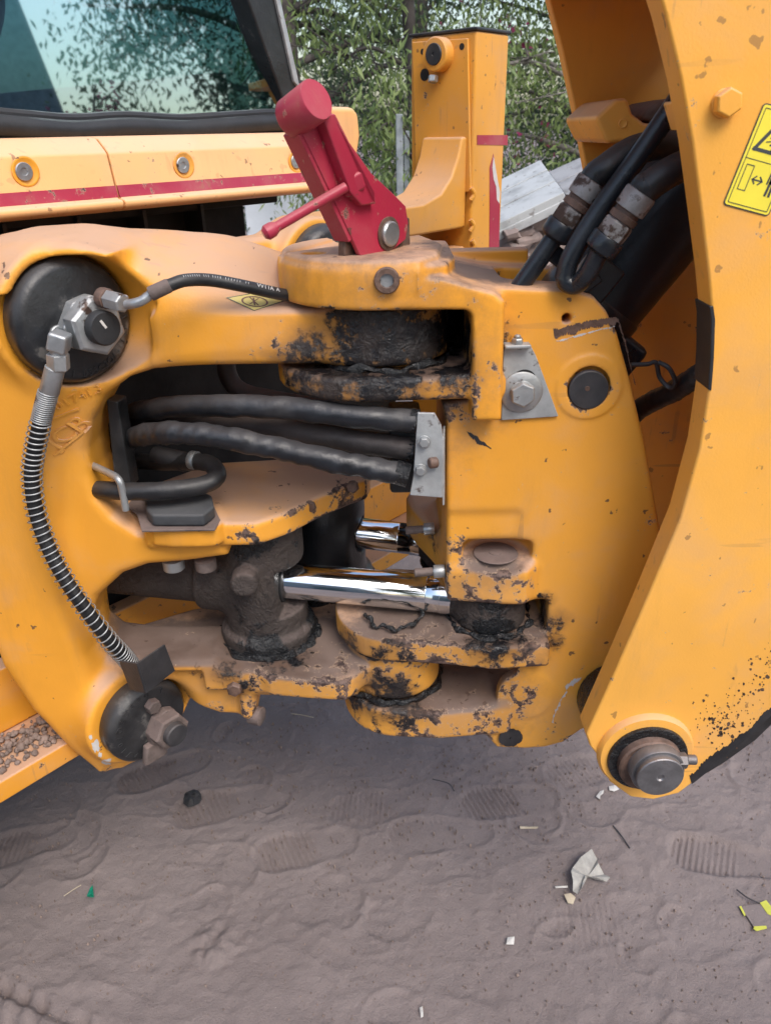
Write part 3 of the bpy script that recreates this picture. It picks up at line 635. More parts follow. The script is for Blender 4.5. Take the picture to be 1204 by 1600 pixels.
# ================================================================== SLIDE CARRIAGE (casting with the clamps, on the machine's rear rails)
ca = thing('slide_carriage', 'large yellow casting with black round clamps and an oval window full of hoses', 'excavator part', (-0.3, 1.1, 0.46))
CL1 = M(0.0, 0.0, 1.239)
_p = PB(225, 1122, 0.0); CL2 = _p
CL3 = M(0.47, 0.0, 1.236)
NX = NB3
def build_carriage():
    f = Field((-0.60, 0.88, 0.43), (0.12, 1.47, 1.40), 0.0038)
    top = lambda x, y, Y=1.14: (x, y, Y)
    web = xz([(-110, 470), (-60, 400), (0, 384), (30, 371), (100, 364), (175, 368, 1.02), top(300, 358, 1.1), top(430, 345), top(458, 350), (476, 388, 1.06), (520, 425, 1.0), (560, 430), (560, 560), (480, 564), (400, 560), (330, 563), (260, 573), (200, 592), (160, 622), (140, 660), (134, 705), (139, 745), (150, 778), (175, 806), (215, 832), (352, 832), (358, 850), (356, 872), (290, 881), (230, 886), (190, 900), (152, 935), (135, 975), (140, 1010), (165, 1030), (215, 1036), (270, 1036), (330, 1036), (390, 1060), (470, 1063), (560, 1068), (560, 1094), (470, 1092), (400, 1092), (398, 1130), (340, 1128), (292, 1112), (275, 1145), (250, 1166), (222, 1190), (190, 1206), (165, 1203), (120, 1163), (60, 1102), (20, 1045), (0, 1018), (-40, 900), (-90, 700)])
    d = f_xz(f, web, 1.0, 1.115, 0.016)
    # sloping upper shoulder: a plane leaning back
    a, b = P(200, 432, 1.0), P(470, 520, 1.0); t = (b - a) / np.linalg.norm(b - a); up = np.array([-t[2], 0, t[0]]); 
    s = ((f.X - a[0]) * up[0] + (f.Z - a[2]) * up[2]); back = (f.Y - 1.0)
    slope = s * 0.80 - back * 0.60
    d = -su(-d, -slope, 0.03)
    # column bulge towards the camera on the left, running into the clamp seats
    col = xz([(-110, 480), (-20, 392), (40, 378), (120, 374), (185, 392), (150, 520), (120, 600), (95, 700), (95, 800), (110, 930), (150, 1040), (190, 1150), (165, 1195), (120, 1155), (60, 1095), (10, 1020), (-60, 850)])
    cb = f_xz(f, col, 0.968, 1.08, 0.022)
    d = su(d, cb, 0.035)
    # clamp seats: bosses square to the machine's rear
    for c, R in ((CL1, 0.092), (CL2, 0.090)):
        d = su(d, f_ax(f, c, NX, R, -0.11, -0.018, 0.008), 0.025)
    # rim over the upper clamp
    rim = su(f_ax(f, CL1, NX, 0.100, -0.08, 0.012, 0.010), d, 0.02)
    keep = (f.Z - (CL1[2] + 0.045)) ; rimtop = -su(-rim, -(-keep), 0.015)
    d = su(d, np.where(np.broadcast_to(keep, rim.shape) > -0.02, np.maximum(f_ax(f, CL1, NX, 0.099, -0.07, 0.010, 0.008), -keep), 1.0), 0.014)
    d = ss(d, f_ax(f, CL1, NX, 0.083, -0.020, 0.08, 0.004), 0.008)
    d = ss(d, f_ax(f, CL2, NX, 0.076, -0.016, 0.08, 0.004), 0.006)
    # lower cutaway beside the bottom clamp (recessed face with bolts)
    d = ss(d, f_box(f, (P(268, 1100, 1.0)[0], 0.9, P(300, 1128, 1.0)[2] - 0.01), (P(372, 1090, 1.0)[0], 1.018, P(300, 1052, 1.0)[2]), 0.014), 0.012)
    # pocket corner at the lower left of the window
    # right wing towards the far clamp (upper and lower arms)
    w0 = np.array([0.03, 1.14]); w1 = M(0.33, -0.04, 0)[:2]; wd = (w1 - w0) / np.linalg.norm(w1 - w0); wn = np.array([-wd[1], wd[0]])
    wing = [w0 - wn * 0.05, w1 - wn * 0.05 + wd * 0.04, w1 + wn * 0.05 + wd * 0.04, w0 + wn * 0.05]
    d = su(d, f_xy(f, [tuple(q) for q in wing], 1.175, 1.25, 0.02), 0.02)
    d = su(d, f_xy(f, [tuple(q) for q in wing], 0.60, 0.68, 0.02), 0.02)
    d = su(d, f_ax(f, CL3, NX, 0.088, -0.10, -0.02, 0.01), 0.02)
    d = ss(d, f_ax(f, CL3, NX, 0.080, -0.02, 0.1, 0.004), 0.004)
    # back plate joining the two clamp columns across the machine
    bp = [M(-0.1, -0.045, 0)[:2], M(0.5, -0.045, 0)[:2], M(0.5, -0.10, 0)[:2], M(-0.1, -0.10, 0)[:2]]
    d = su(d, f_xy(f, [tuple(q) for q in bp], 1.20, 1.30, 0.015), 0.02)
    # hinge bosses
    d = su(d, f_cz(f, AX - 0.002, AY, 0.096, 1.172, 1.248, 0.006), 0.012)
    d = su(d, f_cz(f, AX + 0.008, AY, 0.079, 0.604, 0.688, 0.006), 0.010)
    arm = [(-0.30, 1.0), (-0.10, 0.995), (0.0, 1.02), (0.0, 1.14), (-0.3, 1.2)]
    d = su(d, f_xy(f, arm, 0.630, 0.672, 0.010), 0.010)
    arm2 = [(-0.30, 1.005), (-0.10, 1.0), (0.0, 0.995), (0.0, 1.15), (-0.3, 1.15)]
    d = su(d, f_xy(f, arm2, 1.174, 1.246, 0.010), 0.012)
    # trunnion plates for the two slewing cylinders
    up = [H(x, y, 0.945)[:2] for x, y in ((225, 822), (345, 818), (400, 817), (450, 800), (500, 775), (545, 757), (572, 748), (578, 736), (545, 722), (440, 716), (330, 722), (225, 760))]
    d = su(d, f_xy(f, [tuple(q) for q in up], 0.906, 0.945, 0.007), 0.006)
    tab = [H(x, y, 0.952)[:2] for x, y in ((226, 812), (240, 822), (330, 822), (350, 812), (352, 790), (330, 770), (232, 770))]
    d = su(d, f_xy(f, chaikin(tab, 1), 0.915, 0.950, 0.006), 0.005)
    lo = [H(x, y, 0.672)[:2] for x, y in ((215, 1032), (270, 1010), (335, 1005), (365, 1035), (420, 1058), (480, 1063), (540, 1066), (600, 1020), (560, 960), (430, 930), (300, 950), (200, 980))]
    d = su(d, f_xy(f, [tuple(q) for q in lo], 0.632, 0.672, 0.008), 0.008)
    grease = blobs([(AX, 0.98, 1.21, 0.115, 1.0), (-0.09, 0.99, 1.19, 0.06, .8), (-0.12, 1.0, 1.18, 0.05, .65), (-0.07, 1.0, 1.245, 0.05, .55), (0.06, 1.0, 1.2, 0.08, 1.0), (0.07, 1.16, 1.21, 0.12, 1.1), (0.09, 1.06, 1.21, 0.08, 1.0), (0.0, 1.0, 0.61, 0.085, .85), (0.03, 1.0, 0.64, 0.06, .48), (-0.17, 1.03, 0.672, 0.07, .75), (-0.26, 1.0, 0.67, 0.05, .72), (-0.24, 1.0, 0.64, 0.035, .8), (-0.19, 1.0, 0.905, 0.03, .6), (-0.08, 1.07, 0.905, 0.03, .7), (-0.03, 1.12, 0.91, 0.04, .6), (-0.22, 1.0, 0.62, 0.03, .55), (-0.10, 1.05, 0.906, 0.028, .6), (-0.30, 1.03, 0.672, 0.06, .5)])  # grease on the bosses and plates; two blobs darken the upper hinge gap
    wear = blobs([(AX, 0.985, 1.2, 0.11, 1.0), (-0.12, 1.0, 1.18, 0.06, .8), (0.0, 1.0, 0.64, 0.09, .95), (-0.1, 0.99, 0.65, 0.10, .75), (-0.22, 0.99, 0.64, 0.07, .85), (-0.12, 1.03, 0.92, 0.07, .7), (-0.05, 1.10, 0.92, 0.08, .9), (-0.2, 1.0, 0.91, 0.05, .6), (CL2[0] - 0.06, 0.97, 0.49, 0.04, .45), (-0.30, 1.0, 0.60, 0.05, .45), (-0.44, 0.97, 0.68, 0.02, .6), (-0.43, .98, 0.88, 0.02, .5), (-0.23, 1.0, 0.57, 0.04, .8)])
    dirt = blobs([(-0.15, 1.05, 0.672, 0.13, 1.0), (-0.30, 1.05, 0.672, 0.13, 1.0), (-0.40, 1.08, 0.69, 0.10, .9), (-0.1, 1.05, 0.672, 0.10, .9), (-0.03, 1.02, 0.672, 0.08, .7), (-0.22, 1.0, 0.60, 0.05, .6)])
    return f_mesh(f, d, 'casting', 'yellow_paint', ca, {'grease': grease, 'wear': wear, 'dirt': dirt})
CAST = bvh_of(build_carriage())

# ---- clamps
def nat(c, r, u, h):
    """point on a clamp: r to the right along the machine, u up, h out"""
    return c + MA3 * r + Z3 * u + NX * h
def clamp_disc(c, R, mat='black_plastic'):
    return lathe('clamp_disc', [(R * 0.94, -0.02), (R, -0.014), (R, 0.004), (R * 0.985, 0.011), (R * 0.90, 0.018), (R * 0.84, 0.0195), (0.02, 0.021)], c, NX, mat, ca, 64, angle=60)
d1 = clamp_disc(CL1, 0.0795)
def nut_stack(c, mat, par, s=1.0, rot=0.15):
    ux, uz = MA3, Z3
    blk = [(-0.032, -0.022), (-0.034, 0.002), (-0.016, 0.030), (0.010, 0.036), (0.026, 0.028), (0.036, 0.004), (0.026, -0.028), (0.0, -0.036)]
    b = prism('nut_block', [c + (ux * (x * s + 0.002) + uz * z * s) + NX * 0.0195 for x, z in blk], NX * 0.018 * s, mat, par, 0.002)
    V, Fc = lathe_vf([(0.0375 * s, 0), (0.0375 * s, 0.020 * s), (0.033 * s, 0.0235 * s), (0.02 * s, 0.0235 * s)], c + NX * (0.0195 + 0.017 * s) + ux * 0.004, NX, 6, rot=rot)
    return obj('hex_nut', V, Fc, mat, par, 0.001, angle=25), c + NX * (0.0195 + 0.038 * s) + ux * 0.004
hn1, top1 = nut_stack(nat(CL1, 0.002, -0.002, 0), 'zinc_steel', d1, 1.0)
cap1 = lathe('relief_cap', [(0.0205, -0.004), (0.0215, 0.0), (0.0215, 0.014), (0.0195, 0.0165), (0.004, 0.017)], top1, NX, 'black_rubber', d1, 32)
obj('paint_mark', *box_vf(top1 + NX * 0.0173 + Z3 * 0.006 - MA3 * 0.003, (MA3 * 0.5 - Z3 * 0.86), (MA3 * 0.86 + Z3 * 0.5), NX, 0.012, 0.0032, 0.0006), 'pale_chip', cap1)
# moulded lettering round the rim of the disc
def arc_text(body, c, R, a0, da, size, h, mat, par, name='moulded_letters'):
    parts = []
    for i, chh in enumerate(body):
        if chh == ' ': continue
        t = a0 + da * i; o = c + (MA3 * math.cos(t) + Z3 * math.sin(t)) * R + NX * h
        rad = MA3 * math.cos(t) + Z3 * math.sin(t); tang = -MA3 * math.sin(t) + Z3 * math.cos(t)
        parts.append(text_vf(chh, size, o, tang, -rad, 0.0006))
    V, Fc = join(parts); return obj(name, V, Fc, mat, par, smooth=False)
arc_text('1 055C3Q/01/V1 V/E', CL1, 0.0665, math.radians(252), math.radians(7.0), 0.013, 0.0202, 'black_plastic', d1)
d2 = clamp_disc(CL2, 0.072, 'black_plastic')
arc_text('1 055C3Q/01/V1 V/E', CL2, 0.058, math.radians(60), math.radians(14), 0.014, 0.0200, 'black_plastic', d2)
hn2, top2 = nut_stack(nat(CL2, 0.014, -0.012, 0), 'dusty_steel', d2, 0.86, 0.5)
lathe('relief_cap', [(0.0195, -0.004), (0.020, 0.0), (0.020, 0.012), (0.018, 0.014), (0.004, 0.0145)], top2, NX, 'dark_steel', d2, 28)
hexhead('port_plug', nat(CL2, 0.006, 0.036, 0.020), NX, 0.022, 0.014, 'dusty_steel', d2, 0.2)
prism('port_lug', [nat(CL2, x, z, 0.0195) for x, z in ((-0.03, -0.066), (0.012, -0.068), (0.022, -0.03), (-0.022, -0.03))], NX * 0.014, 'dusty_steel', d2, 0.004)
d3 = clamp_disc(CL3, 0.078)
nut_stack(nat(CL3, 0, 0.0, 0), 'zinc_steel', d3, 0.9)
# U-shaped guard over the lower clamp
gp = [PB(190, 1040, 0.055), PB(238, 1055, 0.062), PB(272, 1030, 0.030)]
g0, g1, g2 = [np.array(v) for v in (P(190, 1032, 0.965), P(226, 1084, 0.95), P(272, 1045, 0.985))]
def plate3(a, b, c, dd, th):
    n = np.cross(b - a, dd - a); n /= np.linalg.norm(n); return prism_vf([a, b, c, dd], n * th)
A0, A1 = P(186, 1033, 0.935), P(214, 1037, 0.91); A2, A3 = P(228, 1084, 0.91), P(203, 1078, 0.935)
B1, B2 = P(258, 1007, 0.965), P(274, 1048, 0.965)
V, Fc = join([plate3(A0, A1, A2, A3, 0.003), plate3(A1, B1, B2, A2, 0.003)])
obj('guard_plate', V, Fc, 'dark_steel', ca, 0.0008)

# ---- cast lettering on the column
pl0 = P(110, 622, 0.9655)
def on_col(px, py, lift=0.0): return P(px, py, 0.985 - lift)
def cast_text(body, size, px, py, px2, py2, Yc, depth=0.0014):
    o, e = P(px, py, Yc), P(px2, py2, Yc); r = (e - o) / np.linalg.norm(e - o); up = np.cross(np.array([0, -1.0, 0]), r); up = up if up[2] > 0 else -up
    return text_vf(body, size, (o + e) / 2, r, up, depth)
COLY = 0.9815
V, Fc = conform(cast_text('301741.3', 0.0175, 84, 634, 150, 614, COLY), CAST, 0.0024); num = obj('cast_number', V, Fc, 'yellow_paint', ca, smooth=False)
V, Fc = conform(cast_text('JCB', 0.034, 82, 694, 128, 664, COLY), CAST, 0.0030); lg = obj('cast_emblem', V, Fc, 'yellow_paint', ca, smooth=False)
fr = [(80, 651), (119, 643), (134, 674), (87, 710)]
for i, (a, b) in enumerate(((0, 1), (2, 3))):
    p, q = P(*fr[a], COLY), P(*fr[b], COLY); dd = q - p
    dd /= np.linalg.norm(dd); VF = box_vf((p + q) / 2, dd, np.cross((0, 1, 0), dd), Y3, np.linalg.norm(q - p), 0.0032, 0.004)
    n_ = 12; vv, ff = [], []
    for k in range(n_):
        v_, f_ = box_vf(p + (q - p) * (k + .5) / n_, dd, np.cross((0, 1, 0), dd), Y3, np.linalg.norm(q - p) / n_, 0.0032, 0.004); ff += [tuple(x + len(vv) for x in t_) for t_ in f_]; vv += v_
    obj('emblem_rib', *conform((vv, ff), CAST, 0.0030), 'yellow_paint', lg, smooth=False)

# ---- bolts and pad by the window
padt = [H(x, y, 0.952)[:2] for x, y in ((226, 782), (231, 812), (240, 822), (320, 822), (337, 808), (333, 790), (305, 778))]
prism('rubber_pad', [np.array([q[0], q[1], 0.951]) for q in padt], (0, 0, 0.019), 'bare_grey_pad', ca, 0.004, seg=3)
prism('pad_plate', [np.array([q[0], q[1], 0.9465]) for q in [H(x, y, 0.9465)[:2] for x, y in ((165, 770), (215, 806), (222, 832), (336, 830), (345, 815), (330, 780))]], (0, 0, 0.0035), 'dusty_steel', ca, 0.001)
for px, py, Y in ((272, 884, 1.03), (322, 884, 1.03)): lathe('bolt_end', [(0.0165, 0), (0.0165, 0.016), (0.014, 0.018)], P(px, py, Y) + np.array([0, 0, 0.012]), (0, 0, -1), 'zinc_steel' if px < 300 else 'dusty_steel', ca, 20)
hexhead('bolt', P(367, 1074, 0.9985), (0, -1, 0), 0.022, 0.010, 'rusty_steel', ca, 0.1)
lathe('bolt_end', [(0.016, 0), (0.016, 0.02), (0.012, 0.022)], P(392, 1116, 1.02), (0.9, -0.3, 0), 'dusty_steel', ca, 16)
hexhead('bolt', P(486, 790, 1.064), (-0.35, -0.9, 0), 0.017, 0.006, 'rusty_steel', ca, 0.3)
hexhead('bolt', P(552, 760, 1.095), (-0.3, -0.9, 0.2), 0.018, 0.007, 'rusty_steel', ca, 0.3)
# bent steel rod that keeps the loop hose in place
tube('retaining_rod', [P(138, 724, 1.03), P(172, 740, 1.0), P(186, 750, 0.985), P(192, 770, 0.985), P(197, 797, 0.985)], 0.0052, 'zinc_steel', ca, 8)
# faded diamond sticker on the sloping shoulder, laid on the casting
def on_cast(px, py, lift=0.0008):
    d = ray(px, py); h = CAST.ray_cast(Vector(EYE), Vector(d)); p, n = h[0], h[1]
    return np.array(p) - np.array(d) / np.linalg.norm(d) * lift
def cast_patch(name, pts, lift, mat, par, sub_=1):
    """a thin skin: polygon of pixels fan-filled round its middle and laid on the casting"""
    c = np.mean(pts, 0); n = len(pts); rings = [[tuple(c + (np.array(p) - c) * k) for p in pts] for k in (1.0, 0.66, 0.33)]
    V = [on_cast(*p, lift) for r in rings for p in r] + [on_cast(*c, lift)]; Fc = []
    for r in range(2):
        for i in range(n): Fc.append((r * n + i, r * n + (i + 1) % n, (r + 1) * n + (i + 1) % n, (r + 1) * n + i))
    for i in range(n): Fc.append((2 * n + i, 2 * n + (i + 1) % n, 3 * n))
    return obj(name, V, Fc, mat, par, smooth=False)
def densify(pts, k=6):
    o = []
    for i in range(len(pts)):
        a, b = np.array(pts[i], float), np.array(pts[(i + 1) % len(pts)], float); o += [tuple(a + (b - a) * j / k) for j in range(k)]
    return o
def cast_band(name, outer, inner, lift, mat, par):
    n = len(outer); V = [on_cast(*p, lift) for p in outer] + [on_cast(*p, lift) for p in inner]
    return obj(name, V, [(i, (i + 1) % n, n + (i + 1) % n, n + i) for i in range(n)], mat, par, smooth=False)
dia = [(352, 465), (404, 456), (446, 470), (397, 486)]
ds = cast_patch('warning_diamond', densify(dia), 0.0006, 'sticker_faded', ca)
dc = np.mean(dia, 0)
cast_band('diamond_border', densify([tuple(dc + (np.array(p) - dc) * 0.98) for p in dia]), densify([tuple(dc + (np.array(p) - dc) * 0.91) for p in dia]), 0.0010, 'print_black', ds)
el = lambda rx, ry: [(398 + rx * math.cos(t), 471 + ry * math.sin(t) + 0.09 * rx * math.cos(t)) for t in np.linspace(0, 2 * math.pi, 32, endpoint=False)]
cast_band('prohibition_ring', el(21, 8.2), el(18, 6.8), 0.0010, 'print_brown', ds)
for (x0, y0, x1, y1) in ((390, 464, 404, 477), (396, 465, 398, 477), (404, 466, 390, 475)): cast_patch('figure_stroke', densify([(x0 - 1.2, y0), (x0 + 1.2, y0), (x1 + 1.2, y1), (x1 - 1.2, y1)], 2), 0.0011, 'print_brown', ds)
# bare scuffs at the lower tip of the column
gsc = np.random.default_rng(2)
for cx, cy, rx_, ry_ in ((150, 1166, 7, 12), (168, 1190, 9, 6), (180, 1200, 6, 4), (157, 1180, 5, 5), (142, 1152, 3, 5)):
    try: cast_patch('bare_scuff', [(cx + rx_ * math.cos(t) * gsc.uniform(.5, 1.15), cy + ry_ * math.sin(t) * gsc.uniform(.5, 1.15)) for t in np.linspace(0, 2 * math.pi, 14, endpoint=False)], 0.0005, 'bare_peel', ca)
    except TypeError: pass

# ================================================================== SLEWING CYLINDERS
def slew(label, T, E, R, rodr, Rt, zlo, zhi, blk, dark, back):
    """T trunnion centre (x, y), E eye centre, z of the axis"""
    T, E = np.array(T, float), np.array(E, float); ax = (E - T) / np.linalg.norm(E - T); side = np.array([-ax[1], ax[0], 0])
    s = thing('slew_cylinder', label, 'hydraulic cylinder', (T[0], T[1], zlo), 'slewing cylinders between carriage and kingpost')
    ge = 0.062 if dark else 0.036
    bm_ = 'greasy_dirt' if not dark else 'ram_black_paint'
    # barrel behind the trunnion
    lathe('barrel', [(R * 0.9, 0.0), (R, 0.004), (R, back)], T - ax * 0.02, -ax, bm_, s, 40)
    # trunnion block: upright drum blending into the square gland block
    f = Field((T[0] - 0.13, T[1] - 0.13, zlo - 0.01), (T[0] + 0.14, T[1] + 0.13, zhi + 0.01), 0.004)
    d = f_cz(f, T[0], T[1], Rt, zlo, zhi, 0.006)
    d = su(d, f_ax(f, T, ax, R * 1.22, -0.105, ge, 0.008), 0.016)
    d = su(d, f_cz(f, T[0], T[1], Rt * 1.17, zlo, zlo + 0.030, 0.01), 0.012)
    if blk:
        w = P(382, 908, 1.02); d = su(d, f_ax(f, w, (0.1, -1, 0.05), 0.021, -0.02, 0.016, 0.005), 0.006)
    if not dark:      # flat face cut on the drum where the rod comes out
        tt = (f.X - T[0]) * ax[0] + (f.Y - T[1]) * ax[1]; d = ss(d, np.maximum(ge - tt, np.abs(f.Z - T[2]) - 0.042) + 0 * d, 0.006)
    d = ss(d, f_ax(f, T, ax, rodr * 1.22, ge - 0.007, 0.2, 0.002), 0.004)
    gr = blobs([(T[0], T[1] - Rt, zlo, 0.04, 1.0), (T[0] + Rt, T[1], zlo, 0.04, 1.0), (T[0], T[1] - Rt, zhi, 0.04, .9)])
    f_mesh(f, d, 'trunnion', bm_, s, {'grease': gr})
    lathe('wiper_seal', [(rodr * 1.01, 0), (rodr * 1.2, 0.001), (rodr * 1.2, 0.006), (rodr * 1.01, 0.007)], T + ax * (ge - 0.0045), ax, 'black_rubber', s, 40)
    L = np.linalg.norm(E - T); r1 = L - 0.062
    lathe('rod', [(rodr, 0.03), (rodr, r1 - 0.042), (rodr * 0.985, r1 - 0.0415), (rodr * 0.985, r1 - 0.0395), (rodr, r1 - 0.039), (rodr, r1 - 0.018), (rodr * 1.03, r1 - 0.0175), (rodr * 1.03, r1)], T, ax, 'chrome', s, 64, angle=60)
    f = Field((E[0] - 0.10, E[1] - 0.08, zhi - 0.19), (E[0] + 0.08, E[1] + 0.08, zhi - 0.05), 0.0035)
    d = f_cz(f, E[0], E[1], 0.058, E[2] - 0.033, E[2] + 0.031, 0.006)
    d = su(d, f_ax(f, E, -ax, rodr * 1.02, 0.03, 0.075, 0.003), 0.012)
    f_mesh(f, d, 'rod_eye', 'greasy_dirt', s, {'grease': blobs([(E[0], E[1] - 0.06, E[2] - 0.035, 0.035, 1.0), (E[0], E[1] - 0.06, E[2] + 0.035, 0.03, .7)])})
    for zz in (E[2] - 0.0345, E[2] + 0.0335):
        lathe('seal_ring', [(0.05, -0.003), (0.0625, -0.003), (0.064, 0), (0.0625, 0.003), (0.05, 0.003)], (E[0], E[1], zz), (0, 0, 1), 'black_grease', s, 40)
    for zz, k in ((zlo + 0.002, 1.18), (zhi - 0.004, 1.0)):
        V, Fc = lathe_vf([(Rt * k * 0.9, -0.006), (Rt * k + 0.006, -0.006), (Rt * k + 0.0075, 0.0), (Rt * k + 0.004, 0.007), (Rt * k * 0.9, 0.008)], (T[0], T[1], zz), (0, 0, 1), 72)
        V = [v + np.array([0.003 * math.sin(v[0] * 240 + v[1] * 130), 0.003 * math.cos(v[1] * 210), 0.003 * math.sin(v[0] * 190 + v[1] * 170)]) for v in V]
        obj('grease_bead', V, Fc, 'black_grease', s)
    return s
slew('front slewing cylinder with long chrome rod and brown greasy body, nearest the ground', (-0.205, 1.105, 0.783), (0.165, 1.05, 0.768), 0.050, 0.0305, 0.069, 0.673, 0.905, True, False, 0.34)
slew('rear slewing cylinder with black body and shorter chrome rod, behind the front one', (-0.115, 1.275, 0.785), (0.125, 1.222, 0.775), 0.050, 0.0285, 0.076, 0.673, 0.905, False, True, 0.38)
# beads of grease round the hinge
def bead(name, c, R, mat, par, th=0.006, seed=1, arc=(150, 390)):
    g = np.random.default_rng(seed); a = np.radians(np.linspace(arc[0], arc[1], 60)); ph = g.uniform(0, 6.28, 6)
    pts = [np.array([c[0] + (R + 0.003 * math.sin(9 * t + ph[0])) * math.cos(t), c[1] + (R + 0.003 * math.sin(9 * t + ph[0])) * math.sin(t), c[2] + 0.0025 * math.sin(7 * t + ph[1]) + 0.0015 * math.sin(19 * t + ph[2])]) for t in a]
    V, Fc = tube_vf(pts, lambda t: th * (0.75 + 0.35 * math.sin(40 * t + ph[3]) * math.sin(17 * t + ph[4])), 10, lambda t, q: 1 + 0.2 * math.sin(3 * q + 60 * t)); return obj(name, V, Fc, mat, par)
bead('grease_bead', (AX, AY, 1.249), 0.093, 'black_grease', kp, 0.0045, 1)
bead('grease_bead', (AX, AY, 1.168), 0.095, 'black_grease', kp, 0.0062, 2)
bead('grease_bead', (AX + 0.008, AY, 0.690), 0.080, 'black_grease', kp, 0.0045, 3)
bead('grease_bead', (AX + 0.008, AY, 0.602), 0.082, 'black_grease', kp, 0.0065, 4)
bead('grease_bead', (0.165, 1.05, 0.7365), 0.066, 'black_grease', kp, 0.0055, 5, (170, 380))
bead('grease_bead', (0.01, 1.05, 0.745), 0.045, 'black_grease', kp, 0.004, 6, (180, 370))

# ================================================================== RED SWING LOCK LEVER
pb = 0.285
lv = thing('swing_lock_lever', 'red swing lock lever standing upright on the yellow hinge lug', 'lever', P(590, 405, 1.0), None)
def L(px, py, b=pb): return PB(px, py, b)
plate = [(468, 198), (505, 182), (524, 178), (546, 222), (580, 270), (616, 304), (634, 322), (638, 348), (634, 374), (602, 401), (576, 407), (563, 400), (520, 308)]
prism('face_plate', [L(*q) for q in plate], NX * -0.007, 'red_paint', lv, 0.0015)
side = [(462, 196), (500, 176), (556, 392), (566, 404), (545, 374)]
rb = pb - 0.026
prism('rear_plate', [L(x - 10, y, rb) for x, y in ((472, 200), (505, 184), (575, 300), (612, 330), (606, 372), (580, 398), (566, 398))], NX * -0.006, 'red_paint', lv, 0.0012)
w0, w1, w2, w3 = L(474, 206), L(552, 374), L(474, 206) - NX * 0.028, L(552, 374) - NX * 0.028
obj('web_plate', *plate3(w0 - NX * 0.002, w2, w3, w1 - NX * 0.002, 0.006), 'red_paint', lv, 0.001)
# square bar welded on the face
bar = [L(505, 182, pb + 0.016), L(522, 176, pb + 0.016), L(583, 300, pb + 0.016), L(589, 318, pb + 0.010), L(566, 322, pb + 0.010), L(548, 300, pb + 0.016)]
prism('square_bar', [q + NX * 0.0 for q in bar], NX * -0.017, 'red_paint', lv, 0.0025)
c0 = L(495, 155, pb + 0.022)
lathe('cross_tube', [(0.0205, -0.046), (0.0215, -0.044), (0.0215, -0.0015), (0.0205, 0), (0.002, 0.0)], c0, NX + Z3 * 0.42, 'red_paint', lv, 40)
h0, h1 = L(540, 292, pb + 0.012), P(428, 357, 0.93)
hd = (h1 - h0) / np.linalg.norm(h1 - h0)
obj('handle_boss', *box_vf(L(548, 288, pb + 0.006), hd, np.cross(hd, NX), NX, 0.026, 0.024, 0.016), 'red_paint', lv, 0.004, seg=3)
hr = tube('handle_rod', [h0, h1], lambda t: 0.0058, 'red_paint', lv, 6, 14)
obj('rod_tip', *tube_vf([h1 - hd * 0.004, h1 + hd * 0.002, h1 + hd * 0.010, h1 + hd * 0.014], lambda t: (0.006, 0.0088, 0.0088, 0.005)[min(3, int(t * 3 + 0.01))], 14), 'red_paint', hr)
q = L(606, 365, pb)
lathe('pivot_bolt', [(0.0195, 0), (0.0195, 0.0015), (0.0155, 0.002), (0.0155, 0.0055), (0.0135, 0.0075), (0.002, 0.008)], q, NX, 'zinc_steel', lv, 32)
lathe('pivot_bolt_ring', [(0.0165, 0), (0.0205, 0.0005), (0.0205, 0.002), (0.0165, 0.0025)], q, NX, 'rusty_steel', lv, 32)
# dark clevis under it belongs to the kingpost
cv = [L(540, 340, pb - 0.012), L(640, 340, pb - 0.012), L(642, 408, pb - 0.012), L(538, 410, pb - 0.012)]
prism('lever_clevis', cv, NX * -0.012, 'rusty_steel', kp, 0.002)

# ================================================================== HOSES
def hose(name, label, ctrl, r, mat, cat='hose', group=None, seed=None, amp=0.04, n=14, seg=18):
    V, Fc = tube_vf(curve_pts(ctrl, n), r, seg, wrinkle(seed, amp) if seed is not None else None)
    o = obj(name, V, Fc, mat, None, angle=60); tag(o, label, cat, group); return o
hg = 'sleeved hoses passing through the carriage window'
h1_ = hose('sleeved_hose', 'uppermost of three sleeved hoses running through the oval window to the grey clamp plate', [P(150, 668, 1.30), P(190, 652, 1.16), P(250, 638, 1.07), P(350, 634, 1.01), P(450, 638, 0.99), P(550, 650, 0.975), P(648, 658, 0.97)], 0.0158, 'sleeve_rubber', group=hg, seed=1, amp=0.06, n=22)
h2_ = hose('sleeved_hose', 'middle sleeved hose, dusty brown, between the upper and lower hoses at the grey clamp plate', [P(180, 660, 1.32), P(250, 652, 1.16), P(340, 660, 1.08), P(450, 672, 1.03), P(550, 688, 1.0), P(645, 702, 0.985)], 0.0165, 'sleeve_dusty', group=hg, seed=2, amp=0.06, n=22)
h3_ = hose('sleeved_hose', 'lowest of three sleeved hoses, kinked, sagging towards the bottom of the grey clamp plate', [P(185, 694, 1.20), P(215, 682, 1.06), P(265, 676, 1.005), P(340, 682, 0.985), P(430, 700, 0.975), P(530, 722, 0.965), P(636, 742, 0.96)], 0.0158, 'sleeve_rubber', group=hg, seed=5, amp=0.11, n=22)
for h, a, b in ((h1_, (640, 656, .972), (652, 659, .97)), (h2_, (636, 701, .987), (648, 703, .985)), (h3_, (617, 737, .962), (638, 743, .96))):
    p, q = P(*a), P(*b); tube('hose_ferrule', [p, q], 0.0168, 'black_grease', h, 4, 16)
lp = hose('loop_hose', 'black hose doubling back in a U beside the rubber pad in the window', [P(110, 765, 1.10), P(150, 765, 1.02), P(210, 768, 0.995), P(270, 765, 0.995), P(320, 757, 1.01), P(340, 742, 1.03), P(326, 724, 1.06), P(290, 722, 1.09), P(240, 722, 1.13), P(150, 716, 1.22)], 0.0130, 'hose_rubber', seed=7, amp=0.03)
